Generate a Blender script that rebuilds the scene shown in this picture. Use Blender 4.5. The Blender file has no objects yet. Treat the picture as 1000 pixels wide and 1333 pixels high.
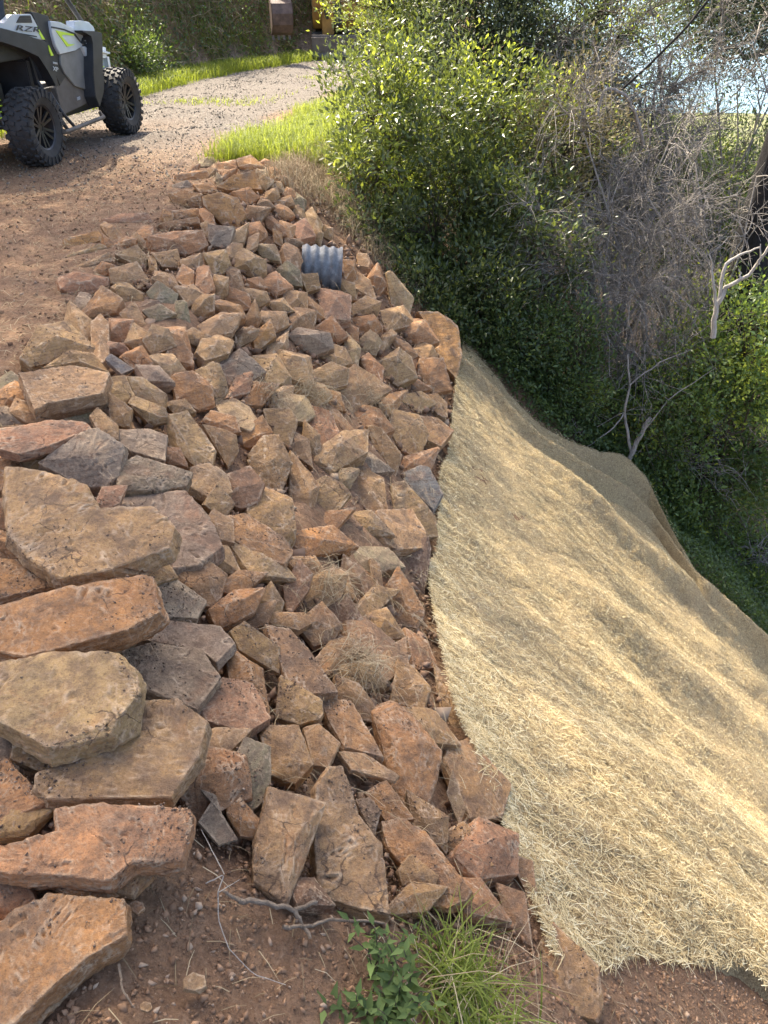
import bpy, bmesh, math, random
import numpy as np
from mathutils import Vector, noise as mnoise
random.seed(7); RNG = np.random.default_rng(7)
sc = bpy.context.scene
R = math.radians
# ---------------------------------------------------------------- camera
PITCH = 34.6; CAM = np.array((0.0, 0.0, 1.6)); FPX = 1001.0
cd = bpy.data.cameras.new("camera"); cam = bpy.data.objects.new("camera", cd)
sc.collection.objects.link(cam); sc.camera = cam
cam.location = CAM; cam.rotation_euler = (R(90 - PITCH), 0, 0)
cd.sensor_fit = 'VERTICAL'; cd.sensor_height = 36.0; cd.lens = 36.0 * FPX / 1333.0
cd.clip_start = 0.02; cd.clip_end = 6000
# ---------------------------------------------------------------- sky and sun
SUN_EL = 50.0; SUN_DIR = np.array((-0.50, 0.866, 0.0))      # towards the sun, horizontal part
w = bpy.data.worlds.new("World"); sc.world = w; w.use_nodes = True
nt = w.node_tree; bg = nt.nodes["Background"]
sky = nt.nodes.new("ShaderNodeTexSky"); sky.sky_type = 'NISHITA'; sky.sun_disc = False
sky.sun_elevation = R(SUN_EL); sky.sun_rotation = math.atan2(SUN_DIR[0], SUN_DIR[1])
sky.air_density = 0.7; sky.dust_density = 4.0; sky.ozone_density = 0.0
nt.links.new(sky.outputs[0], bg.inputs[0]); bg.inputs[1].default_value = 0.15
sl = bpy.data.lights.new("sun", 'SUN'); sl.energy = 3.3; sl.angle = R(0.53); sl.color = (1.0, 0.90, 0.72)
so = bpy.data.objects.new("sun", sl); sc.collection.objects.link(so)
tosun = Vector((SUN_DIR[0]*math.cos(R(SUN_EL)), SUN_DIR[1]*math.cos(R(SUN_EL)), math.sin(R(SUN_EL))))
so.rotation_euler = tosun.to_track_quat('Z', 'Y').to_euler()
sc.view_settings.view_transform = 'Standard'; sc.view_settings.look = 'None'
sc.view_settings.gamma = 1; sc.view_settings.use_curve_mapping = False
sc.view_settings.exposure = 1.98
sc.cycles.max_bounces = 6; sc.cycles.transparent_max_bounces = 6
sc.cycles.diffuse_bounces = 4; sc.cycles.glossy_bounces = 2; sc.cycles.transmission_bounces = 3
sc.cycles.use_denoising = True
# ---------------------------------------------------------------- projection helpers (used to measure the place)
sp_, cp_ = math.sin(R(PITCH)), math.cos(R(PITCH))
RIGHT = np.array((1.0, 0, 0)); UP = np.array((0, sp_, cp_)); FWD = np.array((0, cp_, -sp_))
def ray(px, py):
    return RIGHT*((px-500)/FPX) - UP*((py-666.5)/FPX) + FWD
def project(P):
    P = np.asarray(P, float) - CAM
    d = P@FWD
    return 500 + FPX*(P@RIGHT)/d, 666.5 - FPX*(P@UP)/d, d
# ---------------------------------------------------------------- terrain
TY = np.array([-4, .4, .8, 1.3, 1.8, 2.5, 3.2, 4.0, 5.5, 7.4, 9, 12, 15, 21, 26, 32, 60, 400.])
TXC = np.array([-.5, -.5, -.58, -.72, -.95, -1.1, -1.2, -1.25, -1.25, -1.15, -.95, -.3, .4, 2.3, 3.4, 4.2, 6, 25])
TXT = np.array([.55, .52, .47, .37, .31, .3, .3, .35, .55, .8, 1.05, 1.7, 2.4, 4.3, 5.4, 6.2, 8, 27])
TZT = np.array([-.7, -.7, -.74, -.78, -.85, -1.05, -1.25, -1.4, -1.55, -1.6, -1.65, -1.7, -1.7, -1.7, -1.7, -1.7, -1.7, -1.7])
BY = np.array([-10, 0, 9, 13, 16, 18.7, 20.6, 22.7, 26, 32, 60, 400.])
BX = np.array([-7.5, -6.8, -5.9, -5.3, -4.7, -4.1, -3.1, -2.2, .0, .8, 2, 15])
def ssm(a, b, t):
    t = np.clip((t-a)/(b-a), 0, 1); return t*t*(3-2*t)
def vnoise(x, y, s, seed=0):
    """cheap value noise on numpy arrays"""
    x = np.asarray(x, float)*s+seed*17.3; y = np.asarray(y, float)*s+seed*5.1
    xi = np.floor(x).astype(np.int64); yi = np.floor(y).astype(np.int64); fx = x-xi; fy = y-yi
    fx = fx*fx*(3-2*fx); fy = fy*fy*(3-2*fy)
    def hsh(a, b):
        v = np.sin(a*127.1+b*311.7+seed*74.7)*43758.5453; return v-np.floor(v)
    return (hsh(xi, yi)*(1-fx)+hsh(xi+1, yi)*fx)*(1-fy)+(hsh(xi, yi+1)*(1-fx)+hsh(xi+1, yi+1)*fx)*fy - .5
def H(x, y, detail=True):
    x = np.asarray(x, float); y = np.asarray(y, float)
    xc = np.interp(y, TY, TXC); xt = np.interp(y, TY, TXT); zt = np.interp(y, TY, TZT); xb = np.interp(y, BY, BX)
    s = np.clip((x-xc)/(xt-xc), 0, 1)
    z = zt*(s**1.15)
    v = np.maximum(x-xt, 0)
    z = z - .85*np.minimum(v, 9) - .45*np.clip(v-9, 0, 35)
    b = np.maximum(xb-x, 0)
    z = z + 6.0*(1-np.exp(-b*1.75/6.0)) + .15*np.minimum(b, 60)
    z = np.maximum(z, -25)
    if detail:
        soil = (ssm(-.2, .1, .9-y+np.where(x > .3, .35, 0)) )
        rd = ssm(-.3, .6, xc-1.0-x)*ssm(-.5, .3, x-xb)
        z = z + vnoise(x, y, .7, 1)*.10*(1+1.5*ssm(0, 2, v))*(1-.7*rd) + vnoise(x, y, 2.3, 2)*.035 + vnoise(x, y, 7, 3)*.016*(1+soil) + vnoise(x, y, 19, 4)*.010*(1+soil)
        z = z + vnoise(x, y, 45, 9)*.006 + ssm(0, 2, b)*(vnoise(x, y, 1.1, 6)*.7+vnoise(x, y, 3.1, 7)*.3)
        # loose gravel heaps beside the tracks
        for gx, gy, r, a in ((-3.1, 12.4, .42, .12), (-2.45, 12.0, .4, .11), (-2.75, 10.4, .3, .07), (-2.3, 10.9, .5, .05)):
            z = z + a*np.exp(-((x-gx)**2+(y-gy)**2*.6)/(r*r)*1.6)
    return z
def Hs(x, y): return float(H(x, y, False))
def hit(px, py, lift=0.0, tmax=60):
    d = ray(px, py); ts = np.concatenate([np.arange(.3, 12, .01), np.arange(12, tmax, .08)])
    P = CAM[None]+ts[:, None]*d[None]
    g = P[:, 2]-H(P[:, 0], P[:, 1], False)-lift
    i = np.argmax(g < 0) if (g < 0).any() else len(ts)-1
    return P[i]
def gnormal(x, y, e=.12):
    n = np.array((-(Hs(x+e, y)-Hs(x-e, y))/(2*e), -(Hs(x, y+e)-Hs(x, y-e))/(2*e), 1.0))
    return n/np.linalg.norm(n)
# ---------------------------------------------------------------- object helpers
COL = sc.collection
def tag(o, label=None, cat=None, group=None, kind=None):
    if label: o["label"] = label
    if cat: o["category"] = cat
    if group: o["group"] = group
    if kind: o["kind"] = kind
    return o
def link(name, me, mat=None, parent=None, loc=None, smooth=False):
    o = bpy.data.objects.new(name, me); COL.objects.link(o)
    if mat is not None and not me.materials: me.materials.append(mat)
    if parent is not None: o.parent = parent
    if loc is not None: o.location = loc
    if smooth:
        me.polygons.foreach_set("use_smooth", [True]*len(me.polygons))
    return o
def empty(name, loc=(0, 0, 0), rz=0):
    o = bpy.data.objects.new(name, None); COL.objects.link(o); o.location = loc; o.rotation_euler = (0, 0, rz)
    o.empty_display_size = .1
    return o
def np_mesh(name, V, F, attrs=None, smooth=False):
    """V (n,3), F (m,k) with k = 3 or 4"""
    V = np.ascontiguousarray(V, dtype=np.float32); F = np.ascontiguousarray(F, dtype=np.int32)
    me = bpy.data.meshes.new(name); k = F.shape[1]
    me.vertices.add(len(V)); me.vertices.foreach_set("co", V.ravel())
    me.loops.add(F.size); me.loops.foreach_set("vertex_index", F.ravel())
    me.polygons.add(len(F)); me.polygons.foreach_set("loop_start", np.arange(0, F.size, k, dtype=np.int32))
    if smooth: me.polygons.foreach_set("use_smooth", np.ones(len(F), dtype=bool))
    me.update(calc_edges=True)
    for an, av in (attrs or {}).items():
        a = me.attributes.new(an, 'FLOAT', 'POINT'); a.data.foreach_set("value", np.asarray(av, dtype=np.float32))
    return me
def tube_arrays(paths, sides=4):
    """paths: list of (pts (n,3), radii (n)); returns V,F"""
    VV = []; FF = []; base = 0
    for pts, rad in paths:
        pts = np.asarray(pts, float); n = len(pts)
        rad = np.broadcast_to(np.asarray(rad, float), (n,))
        t = np.gradient(pts, axis=0); t /= (np.linalg.norm(t, axis=1, keepdims=True)+1e-9)
        ref = np.array((0, 0, 1.0)) if abs(t[:, 2]).mean() < .8 else np.array((1.0, 0, 0))
        a = np.cross(t, ref); a /= (np.linalg.norm(a, axis=1, keepdims=True)+1e-9); b = np.cross(t, a)
        an = np.arange(sides)*2*math.pi/sides
        ring = pts[:, None]+rad[:, None, None]*(np.cos(an)[None, :, None]*a[:, None]+np.sin(an)[None, :, None]*b[:, None])
        VV.append(ring.reshape(-1, 3))
        i = np.arange(n-1)[:, None]*sides; j = np.arange(sides)[None]; j2 = (j+1) % sides
        q = np.stack([i+j, i+j2, i+sides+j2, i+sides+j], -1).reshape(-1, 4)+base
        FF.append(q); 
        if sides == 4:
            FF.append(np.array([[0, 3, 2, 1]])+base); e = base+(n-1)*4; FF.append(np.array([[0, 1, 2, 3]])+e)
        base += n*sides
    return np.concatenate(VV), np.concatenate(FF)
def tubes(name, paths, mat, parent=None, sides=4, smooth=True):
    V, F = tube_arrays(paths, sides)
    return link(name, np_mesh(name, V, F, smooth=smooth), mat, parent)
# ---------------------------------------------------------------- materials
def newmat(name):
    m = bpy.data.materials.new(name); m.use_nodes = True
    return m, m.node_tree, m.node_tree.nodes["Principled BSDF"]
def N(nt, t, **kw):
    n = nt.nodes.new(t)
    for k, v in kw.items(): setattr(n, k, v)
    return n
def noise_n(nt, vec, scale, detail=6, rough=.6, dist=0):
    n = N(nt, "ShaderNodeTexNoise"); n.inputs["Scale"].default_value = scale; n.inputs["Detail"].default_value = detail
    n.inputs["Roughness"].default_value = rough; n.inputs["Distortion"].default_value = dist
    if vec is not None: nt.links.new(vec, n.inputs["Vector"])
    return n.outputs["Fac"]
def ramp(nt, fac, stops):
    r = N(nt, "ShaderNodeValToRGB"); nt.links.new(fac, r.inputs[0]); cr = r.color_ramp
    while len(cr.elements) > 1: cr.elements.remove(cr.elements[0])
    for i, (p, c) in enumerate(stops):
        e = cr.elements[0] if i == 0 else cr.elements.new(p)
        e.position = p
        if not isinstance(c, tuple): c = (c, c, c)
        e.color = (*c, 1)
    return r.outputs[0]
def mix(nt, fac, a, b, mode='MIX'):
    m = N(nt, "ShaderNodeMix", data_type='RGBA', blend_type=mode)
    for sock, v in ((m.inputs[0], fac), (m.inputs[6], a), (m.inputs[7], b)):
        if isinstance(v, (int, float)): sock.default_value = v
        elif isinstance(v, tuple): sock.default_value = (*v, 1)
        else: nt.links.new(v, sock)
    return m.outputs[2]
def math_n(nt, op, a, b=0.0):
    m = N(nt, "ShaderNodeMath", operation=op); m.use_clamp = False
    for s, v in ((m.inputs[0], a), (m.inputs[1], b)):
        if isinstance(v, (int, float)): s.default_value = v
        else: nt.links.new(v, s)
    return m.outputs[0]
def bump(nt, height, strength, dist, bsdf, prev=None):
    b = N(nt, "ShaderNodeBump"); b.inputs["Strength"].default_value = strength; b.inputs["Distance"].default_value = dist
    nt.links.new(height, b.inputs["Height"])
    if prev is not None: nt.links.new(prev, b.inputs["Normal"])
    if bsdf is not None: nt.links.new(b.outputs[0], bsdf.inputs["Normal"])
    return b.outputs[0]
def attr(nt, name):
    a = N(nt, "ShaderNodeAttribute"); a.attribute_name = name; return a.outputs["Fac"]
def plain(name, col, rough=.6, metal=0, var=.15, scale=20, bmp=.1, coat=0):
    m, nt, b = newmat(name); g = N(nt, "ShaderNodeTexCoord").outputs["Object"]
    f = noise_n(nt, g, scale, 5)
    lo = tuple(c*(1-var) for c in col); hi = tuple(min(1, c*(1+var)) for c in col)
    nt.links.new(ramp(nt, f, [(.3, lo), (.7, hi)]), b.inputs["Base Color"])
    b.inputs["Roughness"].default_value = rough; b.inputs["Metallic"].default_value = metal
    if coat: b.inputs["Coat Weight"].default_value = coat
    if bmp: bump(nt, noise_n(nt, g, scale*4, 4), bmp, .002, b)
    return m
def mat_rock():
    m, nt, b = newmat("fractured_rock"); L = nt.links
    tc = N(nt, "ShaderNodeTexCoord"); oi = N(nt, "ShaderNodeObjectInfo"); geo = N(nt, "ShaderNodeNewGeometry")
    off = N(nt, "ShaderNodeVectorMath", operation='SCALE'); off.inputs[0].default_value = (37, 51, 23); L.new(oi.outputs["Random"], off.inputs["Scale"])
    add = N(nt, "ShaderNodeVectorMath", operation='ADD'); L.new(tc.outputs["Object"], add.inputs[0]); L.new(off.outputs[0], add.inputs[1])
    v = add.outputs[0]
    base = oi.outputs["Color"]
    big = noise_n(nt, v, 7, 5, .6, .6); med = noise_n(nt, v, 22, 8, .72); fine = noise_n(nt, v, 95, 8, .75)
    vfine = noise_n(nt, v, 320, 4, .7)
    c = mix(nt, ramp(nt, big, [(.30, 0.0), (.68, 1.0)]), mix(nt, 1.0, base, (.80, .78, .76), 'MULTIPLY'), mix(nt, 1.0, base, (1.25, 1.18, 1.08), 'MULTIPLY'))
    # grey weathered patches and rusty patches
    c = mix(nt, ramp(nt, noise_n(nt, v, 4.3, 6, .7, .4), [(.55, 0.0), (.70, .55)]), c, (.24, .205, .165))
    c = mix(nt, ramp(nt, noise_n(nt, v, 5.7, 6, .7, .8), [(.56, 0.0), (.72, .5)]), c, (.38, .165, .085))
    c = mix(nt, ramp(nt, med, [(.34, .45), (.47, 0.0)]), c, (.17, .118, .085))
    c = mix(nt, ramp(nt, med, [(.55, 0.0), (.65, .4)]), c, (.50, .345, .235))
    c = mix(nt, ramp(nt, fine, [(.36, .6), (.47, 0.0)]), c, (.13, .088, .065))
    c = mix(nt, ramp(nt, fine, [(.53, 0.0), (.63, .55)]), c, (.50, .37, .26))
    # bedding streaks
    mp = N(nt, "ShaderNodeMapping"); mp.inputs["Scale"].default_value = (5, 5, 60); mp.inputs["Rotation"].default_value = (.35, .2, 0)
    L.new(v, mp.inputs[0]); st = noise_n(nt, mp.outputs[0], 1.6, 6, .6)
    c = mix(nt, ramp(nt, st, [(.40, .35), (.52, 0.0)]), c, (.13, .085, .06))
    # a few fine cracks
    nd = N(nt, "ShaderNodeTexNoise"); nd.inputs["Scale"].default_value = 9; nd.inputs["Detail"].default_value = 5; L.new(v, nd.inputs["Vector"])
    vm = N(nt, "ShaderNodeVectorMath", operation='MULTIPLY_ADD'); L.new(nd.outputs["Color"], vm.inputs[0]); vm.inputs[1].default_value = (.12, .12, .12); L.new(v, vm.inputs[2])
    vc = N(nt, "ShaderNodeTexVoronoi", feature='DISTANCE_TO_EDGE'); vc.inputs["Scale"].default_value = 6.5; L.new(vm.outputs[0], vc.inputs["Vector"])
    crk = math_n(nt, 'MULTIPLY', ramp(nt, vc.outputs["Distance"], [(.004, 1.0), (.016, 0.0)]), ramp(nt, noise_n(nt, v, 5, 3, .6), [(.50, 0.0), (.60, .8)]))
    c = mix(nt, crk, c, (.07, .045, .035))
    # pale scrape marks
    mp2 = N(nt, "ShaderNodeMapping"); mp2.inputs["Scale"].default_value = (14, 3, 9); mp2.inputs["Rotation"].default_value = (0, .4, .8)
    L.new(v, mp2.inputs[0]); sc_ = noise_n(nt, mp2.outputs[0], 2.4, 10, .8, 1.2)
    c = mix(nt, ramp(nt, sc_, [(.64, 0.0), (.69, .8)]), c, (.60, .53, .44))
    # worn edges pale, hollows dusty
    pt = math_n(nt, 'MULTIPLY', ramp(nt, attr(nt, 'edge'), [(.28, 0.0), (.75, .75)]), ramp(nt, noise_n(nt, v, 16, 5, .7), [(.42, .05), (.60, 1.0)]))
    c = mix(nt, pt, c, (.62, .48, .34))
    # soil dust lying on surfaces that face up
    sx = N(nt, "ShaderNodeSeparateXYZ"); L.new(geo.outputs["Normal"], sx.inputs[0])
    upm = ramp(nt, sx.outputs[2], [(.45, 0.0), (.92, 1.0)])
    du = math_n(nt, 'MULTIPLY', upm, ramp(nt, noise_n(nt, v, 9, 8, .75), [(.46, 0.0), (.62, .75)]))
    dcol = ramp(nt, vfine, [(.3, (.085, .060, .045)), (.7, (.23, .16, .115))])
    c = mix(nt, du, c, dcol)
    c = mix(nt, ramp(nt, vfine, [(.25, .35), (.5, 0.0)]), c, (.09, .06, .045))
    hs = N(nt, "ShaderNodeHueSaturation"); L.new(c, hs.inputs["Color"])
    hs.inputs["Saturation"].default_value = ROCK_SAT
    L.new(hs.outputs[0], b.inputs["Base Color"]); b.inputs["Roughness"].default_value = .88
    b.inputs["Specular IOR Level"].default_value = .25
    p = bump(nt, big, .5, .02, None); p = bump(nt, math_n(nt, 'SUBTRACT', 1.0, crk), .6, .006, None, p); p = bump(nt, med, .7, .010, None, p); p = bump(nt, st, .35, .006, None, p); p = bump(nt, fine, 1.0, .008, None, p); bump(nt, vfine, .9, .0025, b, p)
    return m
ROCK_SAT = 1.12
def mat_ground():
    m, nt, b = newmat("soil_and_gravel"); L = nt.links
    g = N(nt, "ShaderNodeNewGeometry").outputs["Position"]
    f1 = noise_n(nt, g, 2.5, 8, .65); f2 = noise_n(nt, g, 28, 8, .75); f3 = noise_n(nt, g, 140, 4, .7)
    soil = ramp(nt, f1, [(.3, (.215, .126, .074)), (.7, (.335, .205, .120))])
    soil = mix(nt, ramp(nt, f2, [(.32, .7), (.55, 0.0)]), soil, (.075, .045, .03))
    soil = mix(nt, ramp(nt, f3, [(.55, 0.0), (.7, .5)]), soil, (.34, .25, .18))
    vo = N(nt, "ShaderNodeTexVoronoi"); vo.inputs["Scale"].default_value = 60; L.new(g, vo.inputs["Vector"])
    sep = N(nt, "ShaderNodeSeparateColor"); L.new(vo.outputs["Color"], sep.inputs[0])
    grav = ramp(nt, sep.outputs[0], [(0, (.10, .088, .075)), (.5, (.19, .168, .142)), (1, (.30, .27, .235))])
    grav = mix(nt, ramp(nt, f2, [(.35, .75), (.6, 0.0)]), grav, (.12, .095, .075))
    soil = mix(nt, ramp(nt, noise_n(nt, g, 9, 8, .8, .6), [(.52, 0.0), (.66, .6)]), soil, (.36, .25, .165))
    soil = mix(nt, ramp(nt, noise_n(nt, g, 60, 6, .8), [(.36, .6), (.5, 0.0)]), soil, (.10, .06, .038))
    c = mix(nt, attr(nt, "gravel"), soil, grav)
    lit = ramp(nt, noise_n(nt, g, 40, 8, .8), [(.35, (.02, .015, .01)), (.6, (.09, .062, .038)), (.75, (.16, .12, .075))])
    c = mix(nt, attr(nt, "litter"), c, lit)
    gr = ramp(nt, noise_n(nt, g, 12, 6, .7), [(.35, (.05, .055, .02)), (.65, (.10, .12, .035))])
    c = mix(nt, attr(nt, "green"), c, gr)
    L.new(c, b.inputs["Base Color"]); b.inputs["Roughness"].default_value = .95; b.inputs["Specular IOR Level"].default_value = .15
    p = bump(nt, f2, .9, .025, None); p = bump(nt, vo.outputs["Distance"], .5, .01, None, p); bump(nt, f3, .8, .006, b, p)
    return m
def mat_leaf(name, dark, light, trans=.35, rough=.45, spec=.4):
    m, nt, b = newmat(name); L = nt.links
    t = attr(nt, "tint"); c = ramp(nt, t, [(0, dark), (.75, light), (1.0, tuple(min(1, x*1.6) for x in light))])
    L.new(c, b.inputs["Base Color"]); b.inputs["Roughness"].default_value = rough; b.inputs["Specular IOR Level"].default_value = spec
    tr = N(nt, "ShaderNodeBsdfTranslucent"); tc = mix(nt, 1.0, c, (1.75, 1.65, .75), 'MULTIPLY'); L.new(tc, tr.inputs[0])
    ms = N(nt, "ShaderNodeMixShader"); ms.inputs[0].default_value = trans
    L.new(b.outputs[0], ms.inputs[1]); L.new(tr.outputs[0], ms.inputs[2])
    L.new(ms.outputs[0], nt.nodes["Material Output"].inputs[0])
    return m
def mat_tint(name, stops, rough=.8, trans=0.0):
    m, nt, b = newmat(name); L = nt.links
    c = ramp(nt, attr(nt, "tint"), stops); L.new(c, b.inputs["Base Color"]); b.inputs["Roughness"].default_value = rough
    b.inputs["Specular IOR Level"].default_value = .3
    if trans:
        tr = N(nt, "ShaderNodeBsdfTranslucent"); L.new(c, tr.inputs[0]); ms = N(nt, "ShaderNodeMixShader"); ms.inputs[0].default_value = trans
        L.new(b.outputs[0], ms.inputs[1]); L.new(tr.outputs[0], ms.inputs[2]); L.new(ms.outputs[0], nt.nodes["Material Output"].inputs[0])
    return m
def mat_bark(name, a, c2):
    m, nt, b = newmat(name); L = nt.links; g = N(nt, "ShaderNodeNewGeometry").outputs["Position"]
    mp = N(nt, "ShaderNodeMapping"); mp.inputs["Scale"].default_value = (1, 1, .25); L.new(g, mp.inputs[0])
    f = noise_n(nt, mp.outputs[0], 30, 8, .8, .5); L.new(ramp(nt, f, [(.35, a), (.65, c2)]), b.inputs["Base Color"])
    b.inputs["Roughness"].default_value = .9; bump(nt, f, 1, .03, b); return m
MROCK = mat_rock(); MGROUND = mat_ground()
MLEAF = mat_leaf("glossy_leaf", (.036, .052, .022), (.125, .160, .055), .36, .34, .6)
MLEAF2 = mat_leaf("dull_blue_green_leaf", (.040, .058, .036), (.110, .140, .085), .3, .5, .4)
MLEAF3 = mat_leaf("deep_green_leaf", (.034, .058, .022), (.115, .170, .055), .42, .42, .5)
MYOUNG = mat_leaf("young_leaf", (.12, .17, .035), (.27, .32, .07), .45, .5, .3)
MLEAFN = mat_leaf("herb_leaf", (.05, .085, .03), (.14, .20, .065), .35, .7, .2)
MGRASS = mat_leaf("grass_blade", (.10, .14, .03), (.25, .30, .06), .45, .6, .25)
MSTRAW = mat_tint("straw", [(0, (.17, .11, .045)), (.45, (.51, .38, .185)), (.8, (.78, .64, .35)), (1, (.88, .79, .52))], .75, .2)
MDRY = mat_tint("dry_grass", [(0, (.14, .10, .055)), (.6, (.34, .26, .15)), (1, (.50, .42, .27))], .85, .2)
MDRYLEAF = mat_tint("dry_leaf", [(0, (.07, .06, .03)), (.6, (.20, .17, .08)), (1, (.36, .32, .16))], .7, .25)
MTWIG = mat_bark("grey_twig_bark", (.14, .122, .108), (.54, .49, .43))
MPALE = mat_bark("bleached_wood", (.38, .34, .29), (.66, .61, .53))
MTRUNK = mat_bark("dark_bark", (.005, .0045, .0045), (.026, .023, .022))
MSTICK = mat_bark("brown_stick_bark", (.20, .14, .09), (.42, .33, .24))
MSTEM = mat_bark("brown_stem_bark", (.05, .035, .022), (.16, .12, .08))
SHADE_A = ((-4.9, 12.1, 8.3), (3.2, 2.7, 1.7)); SHADE_B = ((-4.0, 7.9, 8.6), (3.5, 3.3, 1.7))
# ---------------------------------------------------------------- ground sheet
def axis(lo, fine_lo, fine_hi, hi, step):
    a = np.arange(fine_lo, fine_hi, step); out = [a]
    x = fine_hi; s = step; r = []
    while x < hi: r.append(x); s *= 1.13; x += s
    r.append(hi); out.append(np.array(r))
    x = fine_lo; s = step; l = []
    while x > lo: s *= 1.13; x -= s; l.append(x)
    return np.concatenate([np.array(l[::-1]), a, np.array(r)])
gx = axis(-400, -3.4, 2.6, 2500, .026); gy = axis(-60, .3, 9.6, 3500, .034)
GX, GY = np.meshgrid(gx, gy); GZ = H(GX, GY)
xcg = np.interp(GY, TY, TXC); xtg = np.interp(GY, TY, TXT); xbg = np.interp(GY, BY, BX)
wall = ssm(-.7, -.5, GX-xcg)*ssm(-.1, .05, xtg-GX)*ssm(1.0, 1.3, GY)*ssm(.2, -.2, GY-8.6)
GZ = GZ - (.08-.075*ssm(-.05, .2, vnoise(GX, GY, 1.6, 31))*ssm(5.2, 4.2, GY))*wall
gravel = ssm(8.0, 11.6, GY+vnoise(GX, GY, .8, 8)*2.5)*ssm(-.1, .6, xcg-.9-GX+vnoise(GX, GY, 1.5, 5)*.8)*ssm(-.1, .3, GX-xbg)
litter = np.maximum(ssm(.3, 1.6, GX-xtg)*ssm(7.3, 8.2, GY), np.maximum(ssm(6.0, 9, GX-xtg), ssm(9.5, 10.5, GY)*ssm(-.2, .6, GX-xcg)))
green = np.clip(ssm(.1, .9, xbg-GX)*.75*(.5+vnoise(GX, GY, .9, 3)), 0, 1)
nyy, nxx = GX.shape
idx = np.arange(nyy*nxx).reshape(nyy, nxx)
F = np.stack([idx[:-1, :-1], idx[:-1, 1:], idx[1:, 1:], idx[1:, :-1]], -1).reshape(-1, 4)
V = np.stack([GX, GY, GZ], -1).reshape(-1, 3)
ground = link("ground", np_mesh("ground", V, F, {"gravel": gravel.ravel(), "litter": litter.ravel(), "green": green.ravel()}, True), MGROUND)
tag(ground, kind="structure")
# lake in the valley
mw, ntw, bw = newmat("lake_water"); bw.inputs["Base Color"].default_value = (.16, .26, .32, 1); bw.inputs["Roughness"].default_value = .45; bw.inputs["Specular IOR Level"].default_value = .2
bump(ntw, noise_n(ntw, N(ntw, "ShaderNodeNewGeometry").outputs["Position"], .6, 4), .25, .3, bw)
lk = np_mesh("lake", [(-300, 203, -24.6), (2400, 203, -24.6), (2400, 3400, -24.6), (-300, 3400, -24.6)], [(0, 1, 2, 3)])
tag(link("lake", lk, mw), kind="structure")
# meadow strip on the near shore
mf, ntf, bf = newmat("dry_meadow"); gp = N(ntf, "ShaderNodeNewGeometry").outputs["Position"]
ntf.links.new(ramp(ntf, noise_n(ntf, gp, .12, 8, .7), [(.35, (.08, .09, .03)), (.65, (.19, .19, .07))]), bf.inputs["Base Color"]); bf.inputs["Roughness"].default_value = .95
xs = np.linspace(20, 500, 60); ys = np.linspace(60, 206, 20); MX, MY = np.meshgrid(xs, ys)
MZ = -24.5+vnoise(MX, MY, .03, 2)*1.2+.6*np.sin(np.clip((MY-60)/146, 0, 1)*math.pi)
ii = np.arange(MX.size).reshape(MX.shape); Fm = np.stack([ii[:-1, :-1], ii[:-1, 1:], ii[1:, 1:], ii[1:, :-1]], -1).reshape(-1, 4)
tag(link("meadow", np_mesh("meadow", np.stack([MX, MY, MZ], -1).reshape(-1, 3), Fm, smooth=True), mf), kind="structure")
# far hills across the lake
mh, nth, bh = newmat("far_hills"); gh = N(nth, "ShaderNodeNewGeometry").outputs["Position"]
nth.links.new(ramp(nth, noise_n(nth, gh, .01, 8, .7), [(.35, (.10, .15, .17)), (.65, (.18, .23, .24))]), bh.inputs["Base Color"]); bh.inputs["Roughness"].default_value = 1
xs = np.linspace(-1500, 3000, 150); ys = np.linspace(1900, 3300, 24); HX, HY = np.meshgrid(xs, ys)
HZ = -30+(vnoise(HX, HY, .0016, 4)+.62)*330*np.sin(np.clip((HY-1900)/1400, 0, 1)*math.pi)+vnoise(HX, HY, .01, 5)*20
ii = np.arange(HX.size).reshape(HX.shape); Fm = np.stack([ii[:-1, :-1], ii[:-1, 1:], ii[1:, 1:], ii[1:, :-1]], -1).reshape(-1, 4)
tag(link("far_hills", np_mesh("far_hills", np.stack([HX, HY, HZ], -1).reshape(-1, 3), Fm, smooth=True), mh), kind="structure")
# ---------------------------------------------------------------- rocks
C = dict(rust=(.43, .247, .136), tan=(.44, .298, .170), brown=(.36, .235, .136), grey=(.30, .240, .180), pink=(.47, .270, .168),
         ochre=(.42, .31, .185), olive=(.27, .235, .15), blue=(.25, .245, .235), dark=(.20, .13, .09), orange=(.51, .30, .15), purple=(.37, .228, .146))
CN = dict(rust='rust-red', tan='tan', brown='brown', grey='grey', pink='pinkish', ochre='ochre', olive='olive-grey', blue='blue-grey', dark='dark brown', orange='orange', purple='purplish')
wallpoly = [(300,195),(262,205),(225,235),(215,268),(150,278),(92,305),(75,350),(75,385),(100,405),(60,430),(20,470),(0,490),(-30,500),(-30,1345),(20,1340),(150,1265),(165,1180),(240,1120),(262,1075),(300,1075),(330,1150),(375,1180),(470,1200),(600,1195),(650,1230),(690,1250),(720,1320),(795,1330),(790,1290),(735,1200),(700,1130),(655,1050),(625,950),(575,860),(560,800),(563,720),(577,600),(590,500),(602,450),(560,400),(500,345),(440,300),(400,255),(345,200)]
def inpoly(px, py, poly):
    c = False; n = len(poly); j = n-1
    for i in range(n):
        xi, yi = poly[i]; xj, yj = poly[j]
        if ((yi > py) != (yj > py)) and (px < (xj-xi)*(py-yi)/(yj-yi+1e-9)+xi): c = not c
        j = i
    return c
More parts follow.
